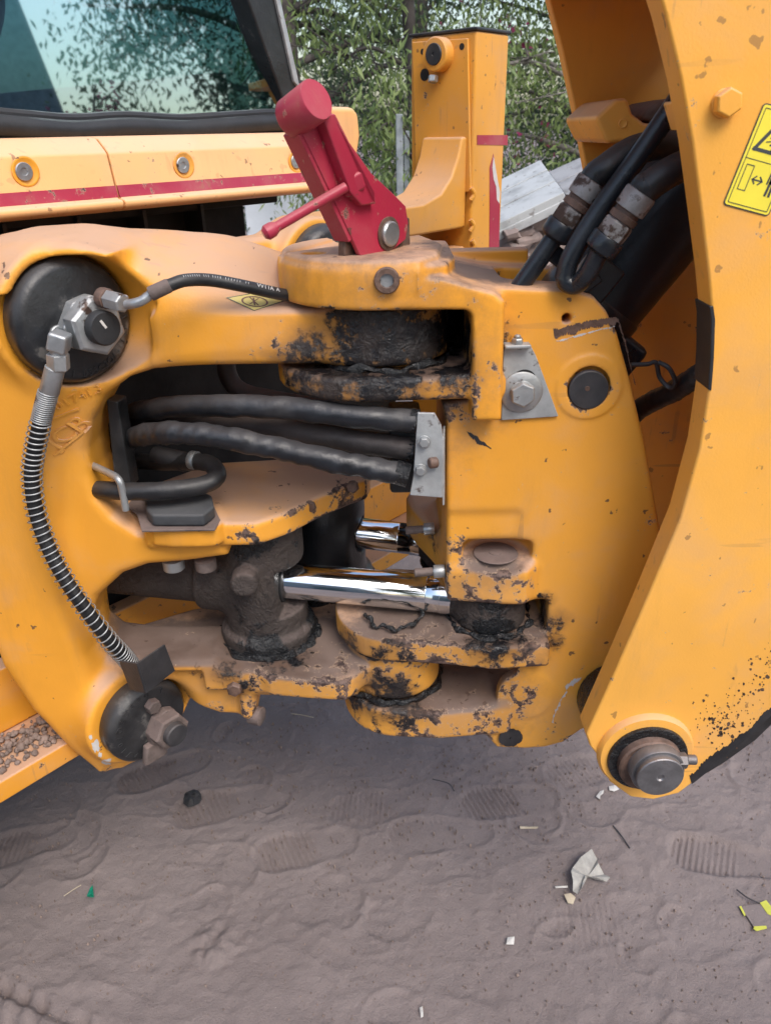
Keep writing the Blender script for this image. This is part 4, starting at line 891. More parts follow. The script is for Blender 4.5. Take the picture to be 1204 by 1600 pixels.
lathe('ferrule', [(0.0138, 0), (0.0145, 0.001), (0.0145, 0.010), (0.0138, 0.011)], P(308, 720, 1.075), (-0.9, 0.4, 0), 'zinc_steel', lp, 18)
lathe('ferrule', [(0.0148, 0), (0.0155, 0.001), (0.0155, 0.060), (0.0148, 0.062)], P(290, 722, 1.095), (-0.86, 0.5, 0), 'dark_steel', lp, 18)
hose('dark_hose', 'dusty dark hose curving down in the shade behind the upper sleeved hoses', [P(352, 540, 1.20), P(356, 585, 1.19), P(378, 612, 1.18), P(430, 625, 1.17), P(520, 640, 1.16)], 0.0150, 'sleeve_dusty', seed=9, amp=0.02)
st = prism('hose_strap', Ps([(166, 625), (184, 628), (205, 762), (180, 762)], 1.05), (0.004, 0.03, 0), 'black_plastic', None, 0.002)
tag(st, 'upright black strap holding the hoses at the left end of the window', 'strap')
hose('dark_hose', 'thick black hose in the dark left corner of the window', [P(140, 640, 1.14), P(150, 690, 1.12), P(158, 740, 1.11), P(168, 800, 1.12)], 0.017, 'hose_rubber', seed=10, amp=0.02)

# pressure hose on the upper clamp
r0 = nat(CL1, 0.060, 0.022, 0.018)
ph = thing('clamp_hose', 'thin printed black hose with grey crimped fitting leaving the upper clamp', 'hose', r0)
q0 = P(182, 471, 0.955); q1 = P(206, 478, 0.94)
hexhead('fitting_nut', q0 - (q1 - q0) * 0.5, (q1 - q0), 0.021, 0.026, 'zinc_steel', ph, 0.2); lathe('port_collar', [(0.012, 0), (0.0125, 0.002), (0.0125, 0.012), (0.011, 0.013)], q0 - (q1 - q0) * 1.0, (q1 - q0), 'rusty_steel', ph, 16)
tube('bent_pipe', [q1 - (q1 - q0) * .3, P(210, 474, .938), P(222, 470, 0.938), P(232, 463, .94), P(240, 457, 0.94)], 0.0058, 'zinc_steel', ph, 8, 14)
f0, f1 = P(234, 460, 0.94), P(266, 445, 0.945); fd = f1 - f0; Lf = np.linalg.norm(fd)
lathe('crimp_sleeve', [(0.0060, 0), (0.0085, 0.001), (0.0088, 0.004), (0.0086, Lf - 0.003), (0.0078, Lf)], f0, fd, 'dusty_steel', ph, 16)
hp_c = [P(262, 447, 0.945), P(290, 438, 0.955), P(330, 438, 0.975), P(380, 447, 0.99), P(430, 458, 1.01), P(470, 465, 1.03)]
rb_ = tube('hose', hp_c, 0.0078, 'hose_rubber', ph, 12, 16)
def on_hose(ctrl, t0, t1, r, body, size):
    pts = curve_pts(ctrl, 12); parts = []
    for i, chh in enumerate(body):
        t = t0 + (t1 - t0) * i / max(1, len(body) - 1); k = t * (len(pts) - 1); j = int(k); j = min(j, len(pts) - 2); p = pts[j] + (pts[j + 1] - pts[j]) * (k - j); d = pts[j + 1] - pts[j]; d /= np.linalg.norm(d)
        tocam = EYE - p; tocam -= d * (tocam @ d); tocam /= np.linalg.norm(tocam); upv = np.cross(tocam, d); nn = tocam * 0.80 + upv * 0.6; upv2 = np.cross(nn, d)
        if chh != ' ': parts.append(text_vf(chh, size, p + nn * r, d, upv2, 0.0003))
    return join(parts)
V, Fc = on_hose(hp_c, 0.18, 0.62, 0.0079, 'IIIIIIII III IIII IIIIII II', 0.0042); obj('hose_print', V, Fc, 'white_print', rb_, smooth=False)
V, Fc = on_hose(hp_c, 0.68, 0.80, 0.0079, 'VVIIA A', 0.0075); obj('hose_print', V, Fc, 'white_print', rb_, smooth=False)

# spring-guarded hose from the upper to the lower clamp
sh = thing('spring_guarded_hose', 'black hose in a coiled wire guard hanging from the upper clamp to the lower clamp', 'hose', P(130, 1000, 0.95))
e0 = P(80, 527, 0.955); e1 = P(100, 532, 0.935); e2 = P(88, 566, 0.935)
lathe('port_fitting', [(0.0125, 0), (0.013, 0.001), (0.013, 0.020), (0.012, 0.021)], e0 - np.array([0.006, -0.02, 0]), (e1 - e0), 'zinc_steel', sh, 18)
obj('elbow', *join([box_vf(P(93, 534, 0.934), (0.94, 0, -0.34), Y3, (0.34, 0, 0.94), 0.023, 0.026, 0.024), lathe_vf([(0.0105, 0), (0.0105, 0.022)], P(92, 540, 0.935), (-0.16, 0, -1), 14)]), 'zinc_steel', sh, 0.004, seg=3)
hexhead('swivel_nut', P(90.5, 553, 0.935), (-0.14, 0, -1), 0.024, 0.020, 'zinc_steel', sh, 0.5)
fer = [P(87, 573, .935), P(75, 622, .935), P(64, 676, .937)]
lathe('crimp_sleeve', [(0.0098, 0), (0.0125, 0.002), (0.0125, 0.034), (0.0112, 0.036)], fer[0], fer[1] - fer[0], 'zinc_steel', sh, 12)
shc = [P(76, 612, .935), P(65, 655, .936), P(55, 700, .938), P(50, 745, .938), P(57, 800, .935), P(76, 855, .93), P(102, 905, .925), P(136, 955, .925), P(170, 1000, .94), P(196, 1028, .96), P(216, 1055, .975)]
hs = tube('hose', shc, 0.0098, 'hose_rubber', sh, 14, 16)
pts = curve_pts(shc, 60); pts, T, U = frames(pts); hel = []; tot = 0
closed = 0.11
for i in range(len(pts)):
    t = i / (len(pts) - 1)
for t in np.linspace(0.0, 0.985, 3600):
    k = t * (len(pts) - 1); j = min(int(k), len(pts) - 2); fr_ = k - j; p = pts[j] * (1 - fr_) + pts[j + 1] * fr_
    turns = 15 * min(t, closed) / closed + max(0, t - closed) / (0.985 - closed) * 46 + 5 * max(0, t - 0.86) / 0.125
    w = np.cross(T[j], U[j]); rad = 0.0118 if t < closed else 0.0132; a = 2 * math.pi * turns
    hel.append(p + (U[j] * math.cos(a) + w * math.sin(a)) * rad)
V, Fc = tube_vf(hel, 0.00115, 5); obj('wire_guard', V, Fc, 'zinc_steel', sh, angle=None)
tube('hose_end', [P(198, 1030, .962), P(222, 1060, .977)], 0.0118, 'dusty_steel', sh, 4, 18)

# ================================================================== BOOM
bo = thing('digging_boom', 'curved yellow digging boom with hazard sticker, pivoted on a steel pin near the ground', 'boom', (0.374, 0.95, 0.616))
BY = 0.86
near = [(985, -130), (1010, -70), (1038, 20), (1062, 120), (1080, 220), (1094, 330), (1106, 430), (1112, 500), (1109, 590), (1092, 700), (1062, 810), (1012, 930), (962, 1045), (915, 1148), (921, 1166), (940, 1190), (952, 1222), (985, 1246), (1020, 1250), (1060, 1240), (1100, 1210), (1150, 1168), (1204, 1118), (1290, 1030), (1400, 900), (1420, 300), (1380, -130)]
nv, nf = prism_vf(Ps(near, BY), (0, 0.042, 0))
sp = obj('side_plate', nv, nf, 'boom_yellow_paint', bo, 0.0035, seg=3)
far = [(800, -130), (850, -30), (878, 80), (902, 190), (922, 300), (936, 400), (940, 500), (930, 620), (905, 720), (870, 850), (880, 980), (1000, 1020), (1180, 900), (1300, 600), (1300, -140)]
fY = 1.28
prism('side_plate', [P(q[0], q[1], fY) for q in far], (0, 0.03, 0), 'boom_yellow_paint', bo, 0.003)
# back (outer) wrapper closing the box, and dark bottom wrapper
bx = [P(*q, BY + 0.042) for q in ((1215, 1108), (1290, 1028), (1400, 905), (1420, 300), (1380, -130))]
V = []; Fc = []
for p in bx: V += [p + np.array([0.0, 0.0, 0]), np.array([p[0], fY, p[2]]), np.array([p[0] + 0.012, fY, p[2] - 0.006]), np.array([p[0] + 0.012, p[1], p[2] - 0.006])]
for i in range(len(bx) - 1):
    a, b = 4 * i, 4 * i + 4
    for k in range(4): Fc.append((a + k, a + (k + 1) % 4, b + (k + 1) % 4, b + k))
Fc += [(0, 1, 2, 3), tuple(4 * (len(bx) - 1) + k for k in (3, 2, 1, 0))]
obj('back_wrapper', V, Fc, 'boom_yellow_paint', bo)
dk = [(1048, 1236, 0.905), (1076, 1226, 0.905), (1130, 1194, .905), (1180, 1158, .905), (1240, 1100, .905), (1240, 1060, .905), (1150, 1120, .905), (1050, 1180, .905)]
prism('bottom_wrapper', [P(*q) for q in dk], (0, 0.24, 0), 'worn_black', bo, 0.004)
# pivot: raised ring, seal, washer, pin, keeper
pc = P(1006, 1172, BY); 
lathe('pivot_boss', [(0.0705, 0.002), (0.0705, -0.004), (0.067, -0.010), (0.05, -0.011)], pc, (0, 1, 0), 'boom_yellow_paint', bo, 48, angle=50)
pv = lathe('pivot_bush', [(0.0585, 0.0), (0.0585, 0.004), (0.0575, 0.006), (0.046, 0.0065), (0.045, 0.006)], pc + np.array([0.001, -0.010, -0.004]), (0, -1, 0), 'black_grease', bo, 48)
lathe('pivot_washer', [(0.0465, 0), (0.0465, 0.011), (0.044, 0.0135), (0.02, 0.014)], pc + np.array([0.002, -0.0155, -0.006]), (0, -1, 0), 'rusty_steel', pv, 44)
pn = lathe('pivot_pin', [(0.0385, 0), (0.0385, 0.018), (0.0375, 0.0195), (0.0338, 0.0195), (0.0338, 0.028), (0.0325, 0.0295), (0.006, 0.0297), (0.004, 0.0275)], pc + np.array([0.005, -0.026, 0.000]), (0.02, -1, 0.02), 'pin_steel', pv, 44)
k0 = pc + np.array([0.034, -0.034, 0.012])
hexhead('keeper_bolt', k0, (1, -0.1, 0.05), 0.020, 0.014, 'pin_steel', pv, 0.3, flange=0.012); cyl('keeper_bolt_tip', k0 + np.array([0.014, 0, 0.001]), (1, -0.1, 0.05), 0.0072, 0.014, 'pin_steel', pv, seg=16)
# plate added out of view above the ram, keeps light out of the boom
zt_ = P(1010, -118, BY)[2]
prism('light_block_plate', [np.array([P(1010, -118, BY)[0] - 0.10, BY + 0.045, zt_]), np.array([P(1385, -118, BY)[0], BY + 0.045, zt_]), np.array([P(1385, -118, BY)[0], fY - 0.002, zt_]), np.array([P(1010, -118, BY)[0] - 0.10, fY - 0.002, zt_])], (0, 0, 0.02), 'boom_yellow_paint', bo, 0.002)
# painted bolt on the plate
q = P(1131, 161, BY); hexhead('painted_bolt', q, (0, -1, 0), 0.024, 0.014, 'boom_yellow_paint', bo, 0.1, flange=0.0135, fh=0.003)
# stop block on the far side plate
sb = [(929, 184), (962, 154), (980, 153), (988, 178), (1006, 192), (1046, 195), (1046, 212), (952, 224), (946, 222)]
blk = prism('stop_block', [P(x, y, 1.10) for x, y in sb], (0.0, 0.18, 0), 'boom_yellow_paint', bo, 0.006, seg=3)
lathe('cast_ring', [(0.0055, 0), (0.0060, 0.001), (0.0050, 0.0015), (0.0040, 0.0008)], P(972, 193, 1.0995), (0, -1, 0), 'boom_yellow_paint', blk, 18)
pd = prism('dirt_cake', [P(x, y, 1.12) for x, y in ((1000, 188), (1008, 172), (1030, 158), (1075, 150), (1075, 180), (1046, 194))], (0, 0.13, 0), 'dusty_steel', blk, 0.012, seg=3)
prism('stop_tab', Ps([(1049, 160), (1056, 156), (1068, 200), (1062, 205)], 0.905), (0, 0.03, 0), 'boom_yellow_paint', bo, 0.004)
# wrapped black tape round the plate edge
tp = [(1100, 480), (1108, 478), (1113, 482), (1115, 505), (1113, 560), (1110, 608), (1104, 610)]
et = [P(*q, BY + 0.043) for q in ((1088, 480), (1106, 479), (1112, 505), (1109, 560), (1104, 606), (1086, 608), (1092, 540))]
prism('edge_tape', [P(x, y, BY - 0.0012) for x, y in ((1107.5, 479), (1110.4, 500), (1109, 560), (1105.5, 609), (1111, 611), (1115, 560), (1117, 500), (1114, 478))], (0, 0.0446, 0), 'black_tape', bo, 0.001)
ragged('worn_edge', [(1076, 1210), (1110, 1180), (1160, 1144), (1204, 1103), (1240, 1066)], [(1080, 1225.5), (1110, 1202), (1160, 1159), (1204, 1118), (1240, 1083)], BY - 0.0006, 'worn_black', bo, seed=12, amp=0.6, ambot=0)
# spatter of chipped spots on the lower plate
g = np.random.default_rng(5); parts = []
for _ in range(210):
    if g.random() < 0.55: x, y = g.normal(1122, 20), g.normal(1130, 20)
    else:
        t = g.random(); x, y = 1135 + 75 * t + g.normal(0, 12), 1140 - 110 * t + g.normal(0, 22)
    s = min(3.6, abs(g.normal(0, 1.0)) + 0.4); n = 7; ph_ = g.uniform(0, 6.28)
    pts_ = [P(x + s * (0.6 + 0.7 * g.random()) * math.cos(ph_ + 2 * math.pi * i / n), y + s * (0.6 + 0.7 * g.random()) * math.sin(ph_ + 2 * math.pi * i / n), BY - 0.0005) for i in range(n)]
    parts.append(prism_vf(pts_, (0, 0.0006, 0)))
o = obj('paint_chips', *join(parts), 'chip_brown', bo, smooth=False); o['kind'] = 'stuff'

# hazard sticker
u = P(1130, 318, BY) ; ex = P(1204, 338, BY) - P(1130, 318, BY); ex /= np.linalg.norm(ex); ey = P(1183, 160, BY) - P(1130, 318, BY); eyl = np.linalg.norm(ey); ey /= eyl; nrm_ = np.array([0, -1.0, 0])
ey = ey - ex * (ey @ ex); ey /= np.linalg.norm(ey)
SW, SH = 0.0495, eyl
def S(x, y, lift=0.0): return u + ex * x + ey * y + nrm_ * (0.0006 + lift)
def rr(x0, y0, x1, y1, r, n=5):
    o = []
    for cx, cy, a in ((x1 - r, y1 - r, 0), (x0 + r, y1 - r, 90), (x0 + r, y0 + r, 180), (x1 - r, y0 + r, 270)):
        o += [(cx + r * math.cos(math.radians(a + 90 * i / n)), cy + r * math.sin(math.radians(a + 90 * i / n))) for i in range(n + 1)]
    return o
def flat(name, poly, lift, mat, par): V, Fc = prism_vf([S(*q, lift) for q in poly], nrm_ * 0.0003); return obj(name, V, Fc, mat, par, smooth=False)
stk = flat('hazard_sticker', rr(-0.0012, -0.0012, SW + 0.0012, SH + 0.0012, 0.004), 0, 'print_black', bo)
flat('yellow_field', rr(0, 0, SW, SH, 0.003), 0.0004, 'sticker_yellow', stk)
def line(pts, w, closed=False):
    parts = []; n = len(pts)
    for i in range(n if closed else n - 1):
        a, b = np.array(pts[i], float), np.array(pts[(i + 1) % n], float); d = (b - a) / np.linalg.norm(b - a); nn = np.array([-d[1], d[0]]) * w / 2; a = a - d * w / 2; b = b + d * w / 2
        parts.append(prism_vf([S(*(a + nn), 0.0008 + 0.00002 * i), S(*(a - nn), 0.0008 + 0.00002 * i), S(*(b - nn), 0.0008 + 0.00002 * i), S(*(b + nn), 0.0008 + 0.00002 * i)], nrm_ * 0.0002))
    return parts
mid_ = SH * 0.485
parts = line(rr(0.0028, 0.0028, SW - 0.0028, SH - 0.0028, 0.0006, 1), 0.0007, True) + line([(0.0028, mid_), (SW - 0.0028, mid_)], 0.0007)
parts += line([(0.0068, 0.0165), (0.0150, 0.0165), (0.0150, 0.0405), (0.0068, 0.0405)], 0.0008, True)
obj('print_lines', *join(parts), 'print_black', stk, smooth=False)
obj('warning_triangle', *join(line([(0.0075, mid_ + 0.0095), (0.0435, mid_ + 0.0095), (0.0255, mid_ + 0.044)], 0.0034, True)), 'print_black', stk, smooth=False)
burst = []
for i in range(11):
    a = 2 * math.pi * i / 11; l = 0.006 if i % 2 else 0.0095; burst += line([(0.0262, mid_ + 0.0205), (0.0262 + l * math.cos(a), mid_ + 0.0205 + l * math.sin(a))], 0.0018 if i % 2 else 0.0011)
obj('burst_symbol', *join(burst), 'print_black', stk, smooth=False)
parts = line([(0.0185, 0.0285), (0.0285, 0.0285)], 0.0014)
for s_ in (1, -1):
    xx = 0.0180 if s_ == 1 else 0.0290; parts += line([(xx + s_ * 0.0034, 0.0320), (xx, 0.0285), (xx + s_ * 0.0034, 0.0250)], 0.0013)
obj('double_arrow', *join(parts), 'print_black', stk, smooth=False)
mx = 0.0395
parts = line([(mx, 0.031), (mx, 0.039)], 0.0062) + line([(mx - 0.0021, 0.0175), (mx - 0.0017, 0.030)], 0.0026) + line([(mx + 0.0021, 0.0175), (mx + 0.0017, 0.030)], 0.0026) + line([(mx - 0.0047, 0.028), (mx - 0.0042, 0.040)], 0.0017) + line([(mx + 0.0047, 0.028), (mx + 0.0042, 0.040)], 0.0017)
parts.append(prism_vf([S(mx + 0.0027 * math.cos(2 * math.pi * i / 18), 0.0462 + 0.0027 * math.sin(2 * math.pi * i / 18), 0.0008) for i in range(18)], nrm_ * 0.0002))
obj('standing_figure', *join(parts), 'print_black', stk, smooth=False)

# ================================================================== BOOM RAM
ra = thing('boom_ram', 'thick black hydraulic ram inside the boom, rising from the kingpost pin', 'hydraulic cylinder', P(917, 640, 1.12))
a0, a1 = P(872, 535, 1.115), P(1232, 88, 1.115); rx = (a1 - a0) / np.linalg.norm(a1 - a0); Lr = np.linalg.norm(a1 - a0)
lathe('barrel', [(0.05, 0.02), (0.0725, 0.03), (0.0725, Lr)], a0, rx, 'ram_black_paint', ra, 56)
lathe('end_boss', [(0.073, 0.05), (0.0755, 0.053), (0.0755, 0.08), (0.073, 0.083)], a0, rx, 'ram_black_paint', ra, 56)
obj('lug', *box_vf(P(935, 560, 1.10), rx, np.cross(rx, (0, 1, 0)), Y3, 0.10, 0.085, 0.07), 'ram_black_paint', ra, 0.01)
obj('port_block', *box_vf(P(930, 432, 1.04), rx, np.cross(rx, (0, 1, 0)), Y3, 0.05, 0.045, 0.05), 'ram_black_paint', ra, 0.004)
obj('pipe_bracket', *box_vf(P(905, 445, 1.02), (0.8, 0, 0.6), (-0.6, 0, 0.8), Y3, 0.05, 0.022, 0.03), 'ram_black_paint', ra, 0.003)
obj('pipe_clip', *box_vf(P(872, 402, 1.03), rx, np.cross(rx, (0, 1, 0)), Y3, 0.022, 0.04, 0.02), 'ram_black_paint', ra, 0.003)
tube('long_pipe', [P(880, 437, 0.985), P(893, 398, 0.985), P(935, 330, 0.985), P(1000, 240, 0.985), P(1062, 150, 0.985), P(1100, 90, .99)], 0.0122, 'tube_black_paint', ra, 10, 18)
tube('bent_pipe', [P(882, 428, 0.985), P(884, 441, .983), P(898, 445, 0.98), P(914, 432, 0.97), P(926, 412, 0.965), P(936, 392, 0.962)], 0.0118, 'tube_black_paint', ra, 10, 18)
tube('straight_pipe', [P(770, 505, 1.03), P(820, 436, 1.02), P(866, 370, 1.02)], 0.0122, 'tube_black_paint', ra, 8, 18)
def coupling(p, q, par):
    d = q - p; d = d / np.linalg.norm(d)
    lathe('pipe_collar', [(0.0125, -0.004), (0.0195, 0.0), (0.0205, 0.003), (0.0205, 0.017), (0.0195, 0.019)], p, d, 'tube_black_paint', par, 28)
    hexhead('union_nut', p + d * 0.019, d, 0.0320, 0.020, 'worn_fitting', par, 0.15)
    obj('nut_wear', *lathe_vf([(0.001, 0), (0.0152, 0.0), (0.0152, 0.004), (0.001, 0.0045)], p + d * 0.0385, d, 28), 'dusty_steel', par)
    lathe('ferrule_neck', [(0.0145, 0), (0.0175, 0.001), (0.0175, 0.008), (0.0150, 0.009), (0.0150, 0.013), (0.0170, 0.014), (0.0170, 0.016)], p + d * 0.0395, d, 'rusty_steel', par, 28)
    lathe('crimp_sleeve', [(0.0165, 0), (0.0190, 0.001), (0.0195, 0.006), (0.0195, 0.020), (0.0188, 0.023), (0.016, 0.024)], p + d * 0.053, d, 'worn_fitting', par, 32)
    return p + d * 0.072, d
for lab, p, q, rest in (('black boom hose with steel coupling on the straight pipe, beside the grey boards', P(866, 370, 1.02), P(910, 305, 1.015), ((945, 264, 1.01), (978, 241, 1.015), (1012, 229, 1.03), (1075, 222, 1.07))),
                        ('black boom hose with steel coupling on the bent pipe, nearest the boom plate', P(936, 392, .962), P(985, 324, .955), ((1010, 293, .95), (1042, 271, .95), (1078, 256, .96), (1150, 240, .98)))):
    bh = thing('boom_hose', lab, 'hose', p, 'boom ram hoses with steel couplings')
    e, d = coupling(p, q, bh)
    tube('hose', [e - d * 0.01, e + d * 0.010] + [P(*r) for r in rest], 0.0172, 'hose_rubber', bh, 12, 22, wr=wrinkle(21, 0.02))
cbl = hose('loose_cable', 'black wrapped cable with a cable tie in the gap between kingpost and boom', [P(985, 650, 1.10), P(1010, 632, 1.08), P(1050, 612, 1.04), P(1085, 590, 1.0), P(1120, 570, .98)], 0.0150, 'hose_rubber', seed=14, amp=0.05)
tube('cable_tie', [P(985, 570, 1.02), P(1010, 569, 1.02), P(1024, 567, 1.02), P(1030, 590, 1.02), P(1046, 606, 1.01), P(1054, 596, 1.0), P(1044, 575, 1.0), P(1028, 566, 1.01)], 0.0032, 'black_plastic', cbl, 8, 8)

# ================================================================== STABILISER LEG
LB = -0.05
c0 = PB(744, 60, LB)
leg = thing('stabiliser_leg', 'square yellow stabiliser leg with dark cap and red stripes, standing behind the red lever', 'stabiliser', np.array([c0[0], c0[1], 0.62]))
tz = PB(744, 47, LB)[2]; lw = np.linalg.norm(PA(641, 60, ((c0[:2] - O0) @ MA)) - PA(744, 60, ((c0[:2] - O0) @ MA))); 
aL = (c0[:2] - O0) @ MA; rw = np.linalg.norm(PB(795, 60, LB) - c0)
def LG(a, b, z): return M(aL + a, LB + b, z)      # a: along the machine, b: outward, from the near corner
zb = 0.62
prism('tube', [LG(0, 0, zb), LG(rw, 0, zb), LG(rw, -lw, zb), LG(0, -lw, zb)], (0, 0, tz - zb), 'leg_yellow_paint', leg, 0.006, seg=3)
prism('cap', [LG(-0.003, 0.003, tz), LG(rw + .003, 0.003, tz), LG(rw + .003, -lw - .003, tz), LG(-.003, -lw - .003, tz)], (0, 0, 0.006), 'dark_steel', leg, 0.002)
def FA(px, py, lift=0.0): return PA(px, py, aL) - MA3 * lift            # on the left-hand face of the tube
def FB(px, py, lift=0.0): return PB(px, py, LB) + NX * lift             # on its right-hand face
prism('face_plate', [FA(646, 66), FA(733, 60), FA(737, 300), FA(652, 300)], -MA3 * 0.006, 'leg_yellow_paint', leg, 0.002)
q = FA(692, 86, 0.006); lathe('pin_boss', [(0.031, -0.002), (0.031, 0.022), (0.0285, 0.0245), (0.020, 0.025)], q, -MA3, 'leg_yellow_paint', leg, 36)
lathe('pin', [(0.0198, 0.016), (0.0198, 0.0265), (0.0188, 0.028), (0.0035, 0.028), (0.0028, 0.0265)], q, -MA3, 'dark_steel', leg, 32)
hexhead('bolt', FA(686, 119, 0.02), (-0.1, -0.2, -1), 0.018, 0.012, 'zinc_steel', leg, 0.3)
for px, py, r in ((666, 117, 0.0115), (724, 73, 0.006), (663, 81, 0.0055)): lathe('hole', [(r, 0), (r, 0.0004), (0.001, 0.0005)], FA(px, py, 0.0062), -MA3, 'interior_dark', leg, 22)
prism('red_stripe', [FB(744.5, 211, .0004), FB(792, 211, .0004), FB(792, 227, .0004), FB(744.5, 226, .0004)], NX * 0.0006, 'red_stripe', leg, 0)
sv = [(764, 262), (770, 240), (776, 285), (780, 320), (778, 420), (763, 420), (764, 330)]
prism('red_stripe', [FB(*q, .0004) for q in sv], NX * 0.0006, 'red_stripe', leg, 0)
V = [FB(*q, .0010) for q in ((768, 262), (770, 245), (774, 268), (777, 285), (780, 300), (779, 318), (775, 312), (774, 292), (770, 280))]; V, Fc = prism_vf(V, NX * 0.0004); obj('peeled_patch', V, Fc, 'bare_peel', leg, smooth=False)
# curved gusset and arm of the leg
zt = FA(690, 214)[2]
za = FA(720, 312)[2]; zbm = FA(735, 356)[2]
Vt = [LG(a, -0.012, zt + (za - zt) * k) for a, k in ((-0.004, 0), (-0.022, 0.0), (-0.034, 0.3), (-0.055, 0.6), (-0.09, 0.85), (-0.15, 0.98), (-0.42, 1.0))] + [LG(-0.42, -0.012, zbm), LG(-0.004, -0.012, zbm)]
prism('gusset_arm', Vt, -NX * 0.105, 'leg_yellow_paint', leg, 0.006, seg=3)
z2 = FA(735, 385)[2]; z3 = FA(735, 420)[2]
prism('lower_arm', [LG(-0.004, -0.012, z2), LG(-0.30, -0.012, z2 - 0.01), LG(-0.30, -0.012, z3 - 0.05), LG(-0.004, -0.012, z3 - 0.02)], -NX * 0.105, 'leg_yellow_paint', leg, 0.004)
for i, (px, py) in enumerate(((738, 303), (737, 352), (739, 384), (735, 415))):
    q = PB(px, py, LB + 0.002); obj('weld_bead', *tube_vf(curve_pts([q + Z3 * 0.012 - MA3 * 0.006, q + NX * 0.004, q - Z3 * 0.012 - MA3 * 0.006], 6), 0.005, 10), 'leg_yellow_paint', leg)

# ================================================================== REAR OF THE MACHINE: cab, cowl, rails
mb = thing('backhoe_loader', 'rear of a yellow backhoe loader: tinted cab window, red-striped cowl panels and slide rails', 'excavator', M(0.2, -0.5, 0.5))
CB = -0.20
aR = (PB(504, 300, CB)[:2] - O0) @ MA; aS = (PB(182, 280, CB)[:2] - O0) @ MA; aL0 = -0.75
def cz(y, b): return PB(5, y, b)[2]
zb_, z1, z2_, z3_, z4, z5 = cz(346, CB + 0.015), cz(328, CB + 0.015), cz(324, CB), cz(302, CB - 0.004), cz(245, CB - 0.02), cz(216, CB - 0.05)
prof = [(0.004, zb_), (0.013, zb_ + 0.004), (0.015, z1 - 0.003), (0.011, z1), (0.0, z2_), (-0.004, z3_), (-0.012, z4), (-0.020, z5 - 0.016), (-0.036, z5 - 0.003), (-0.055, z5), (-0.16, z5), (-0.16, zb_ - 0.01), (-0.02, zb_ - 0.004)]
pan = []
for a0_, a1_ in ((aL0, aS - 0.0012), (aS + 0.0012, aR)):
    p = prism('cowl_panel', [M(a0_, CB + b, z) for b, z in prof], MA3 * (a1_ - a0_), 'panel_yellow_paint', mb, 0.003, seg=2); pan.append((p, a0_, a1_))
    prism('red_stripe', [M(a0_ + 0.0003, CB + b + 0.0009, z) for b, z in ((0.0, z2_ + .001), (-0.004, z3_), (-0.006, z3_), (-0.004, z2_ + .001))], MA3 * (a1_ - a0_ - 0.0006), 'red_stripe', p, 0)
for k, (px, py) in enumerate(((40, 268), (287, 258), (463, 252))):
    q = PB(px, py, CB - 0.006); par = pan[0][0] if px < 180 else pan[1][0]
    lathe('bolt_recess', [(0.0205, 0.000), (0.0200, 0.0012), (0.0185, 0.0016), (0.0175, 0.0016), (0.016, 0.0006), (0.001, 0.0006)], q + NX * 0.0005, NX, 'yellow_paint', par, 32)
    lathe('panel_bolt', [(0.012, 0.000), (0.0125, 0.003), (0.0115, 0.0042), (0.0055, 0.0042), (0.0045, 0.0025), (0.001, 0.0024)], q - MA3 * 0.003, NX, 'zinc_steel', par, 24)
prism('corner_cover', [PB(x, y, CB - 0.02) for x, y in ((505, 166), (552, 167), (561, 177), (564, 212), (557, 262), (548, 282), (505, 282))], -NX * 0.16, 'panel_yellow_paint', mb, 0.014, seg=4)
# cab shell behind and above
zc0, zc1 = 0.62, 2.75
WB = -0.30
aC = (PB(448, 150, WB)[:2] - O0) @ MA
def mbox(name, a0_, a1_, b0_, b1_, z0_, z1_, mat, par, bev=0.004):
    return prism(name, [M(a0_, b0_, z0_), M(a1_, b0_, z0_), M(a1_, b1_, z0_), M(a0_, b1_, z0_)], (0, 0, z1_ - z0_), mat, par, bev)
zw = PB(200, 197, WB)[2]
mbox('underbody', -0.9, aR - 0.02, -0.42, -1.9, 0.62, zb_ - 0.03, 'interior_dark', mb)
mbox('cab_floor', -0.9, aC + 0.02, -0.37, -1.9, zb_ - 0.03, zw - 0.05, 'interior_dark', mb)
mbox('cab_roof', -0.9, aC + 0.03, -0.25, -1.9, 2.72, 2.80, 'panel_yellow_paint', mb)
mbox('cab_front', -0.9, aC + 0.02, -1.82, -1.86, zw - 0.05, zw + 0.10, 'interior_grey', mb)
mbox('windscreen', -0.86, aC - 0.02, -1.835, -1.845, zw + 0.10, 2.72, 'tinted_glass', mb, 0)
for a_ in (-0.9, 0.28, aC - 0.06): mbox('cab_post', a_, a_ + 0.07, -1.80, -1.87, zw + 0.10, 2.72, 'interior_dark', mb)
mbox('cab_side', -0.94, -0.9, -0.25, -1.9, 0.9, zw + 0.12, 'interior_grey', mb)
mbox('cab_side', aC - 0.01, aC + 0.02, -0.5, -1.9, zw - 0.05, zw + 0.10, 'interior_dark', mb)
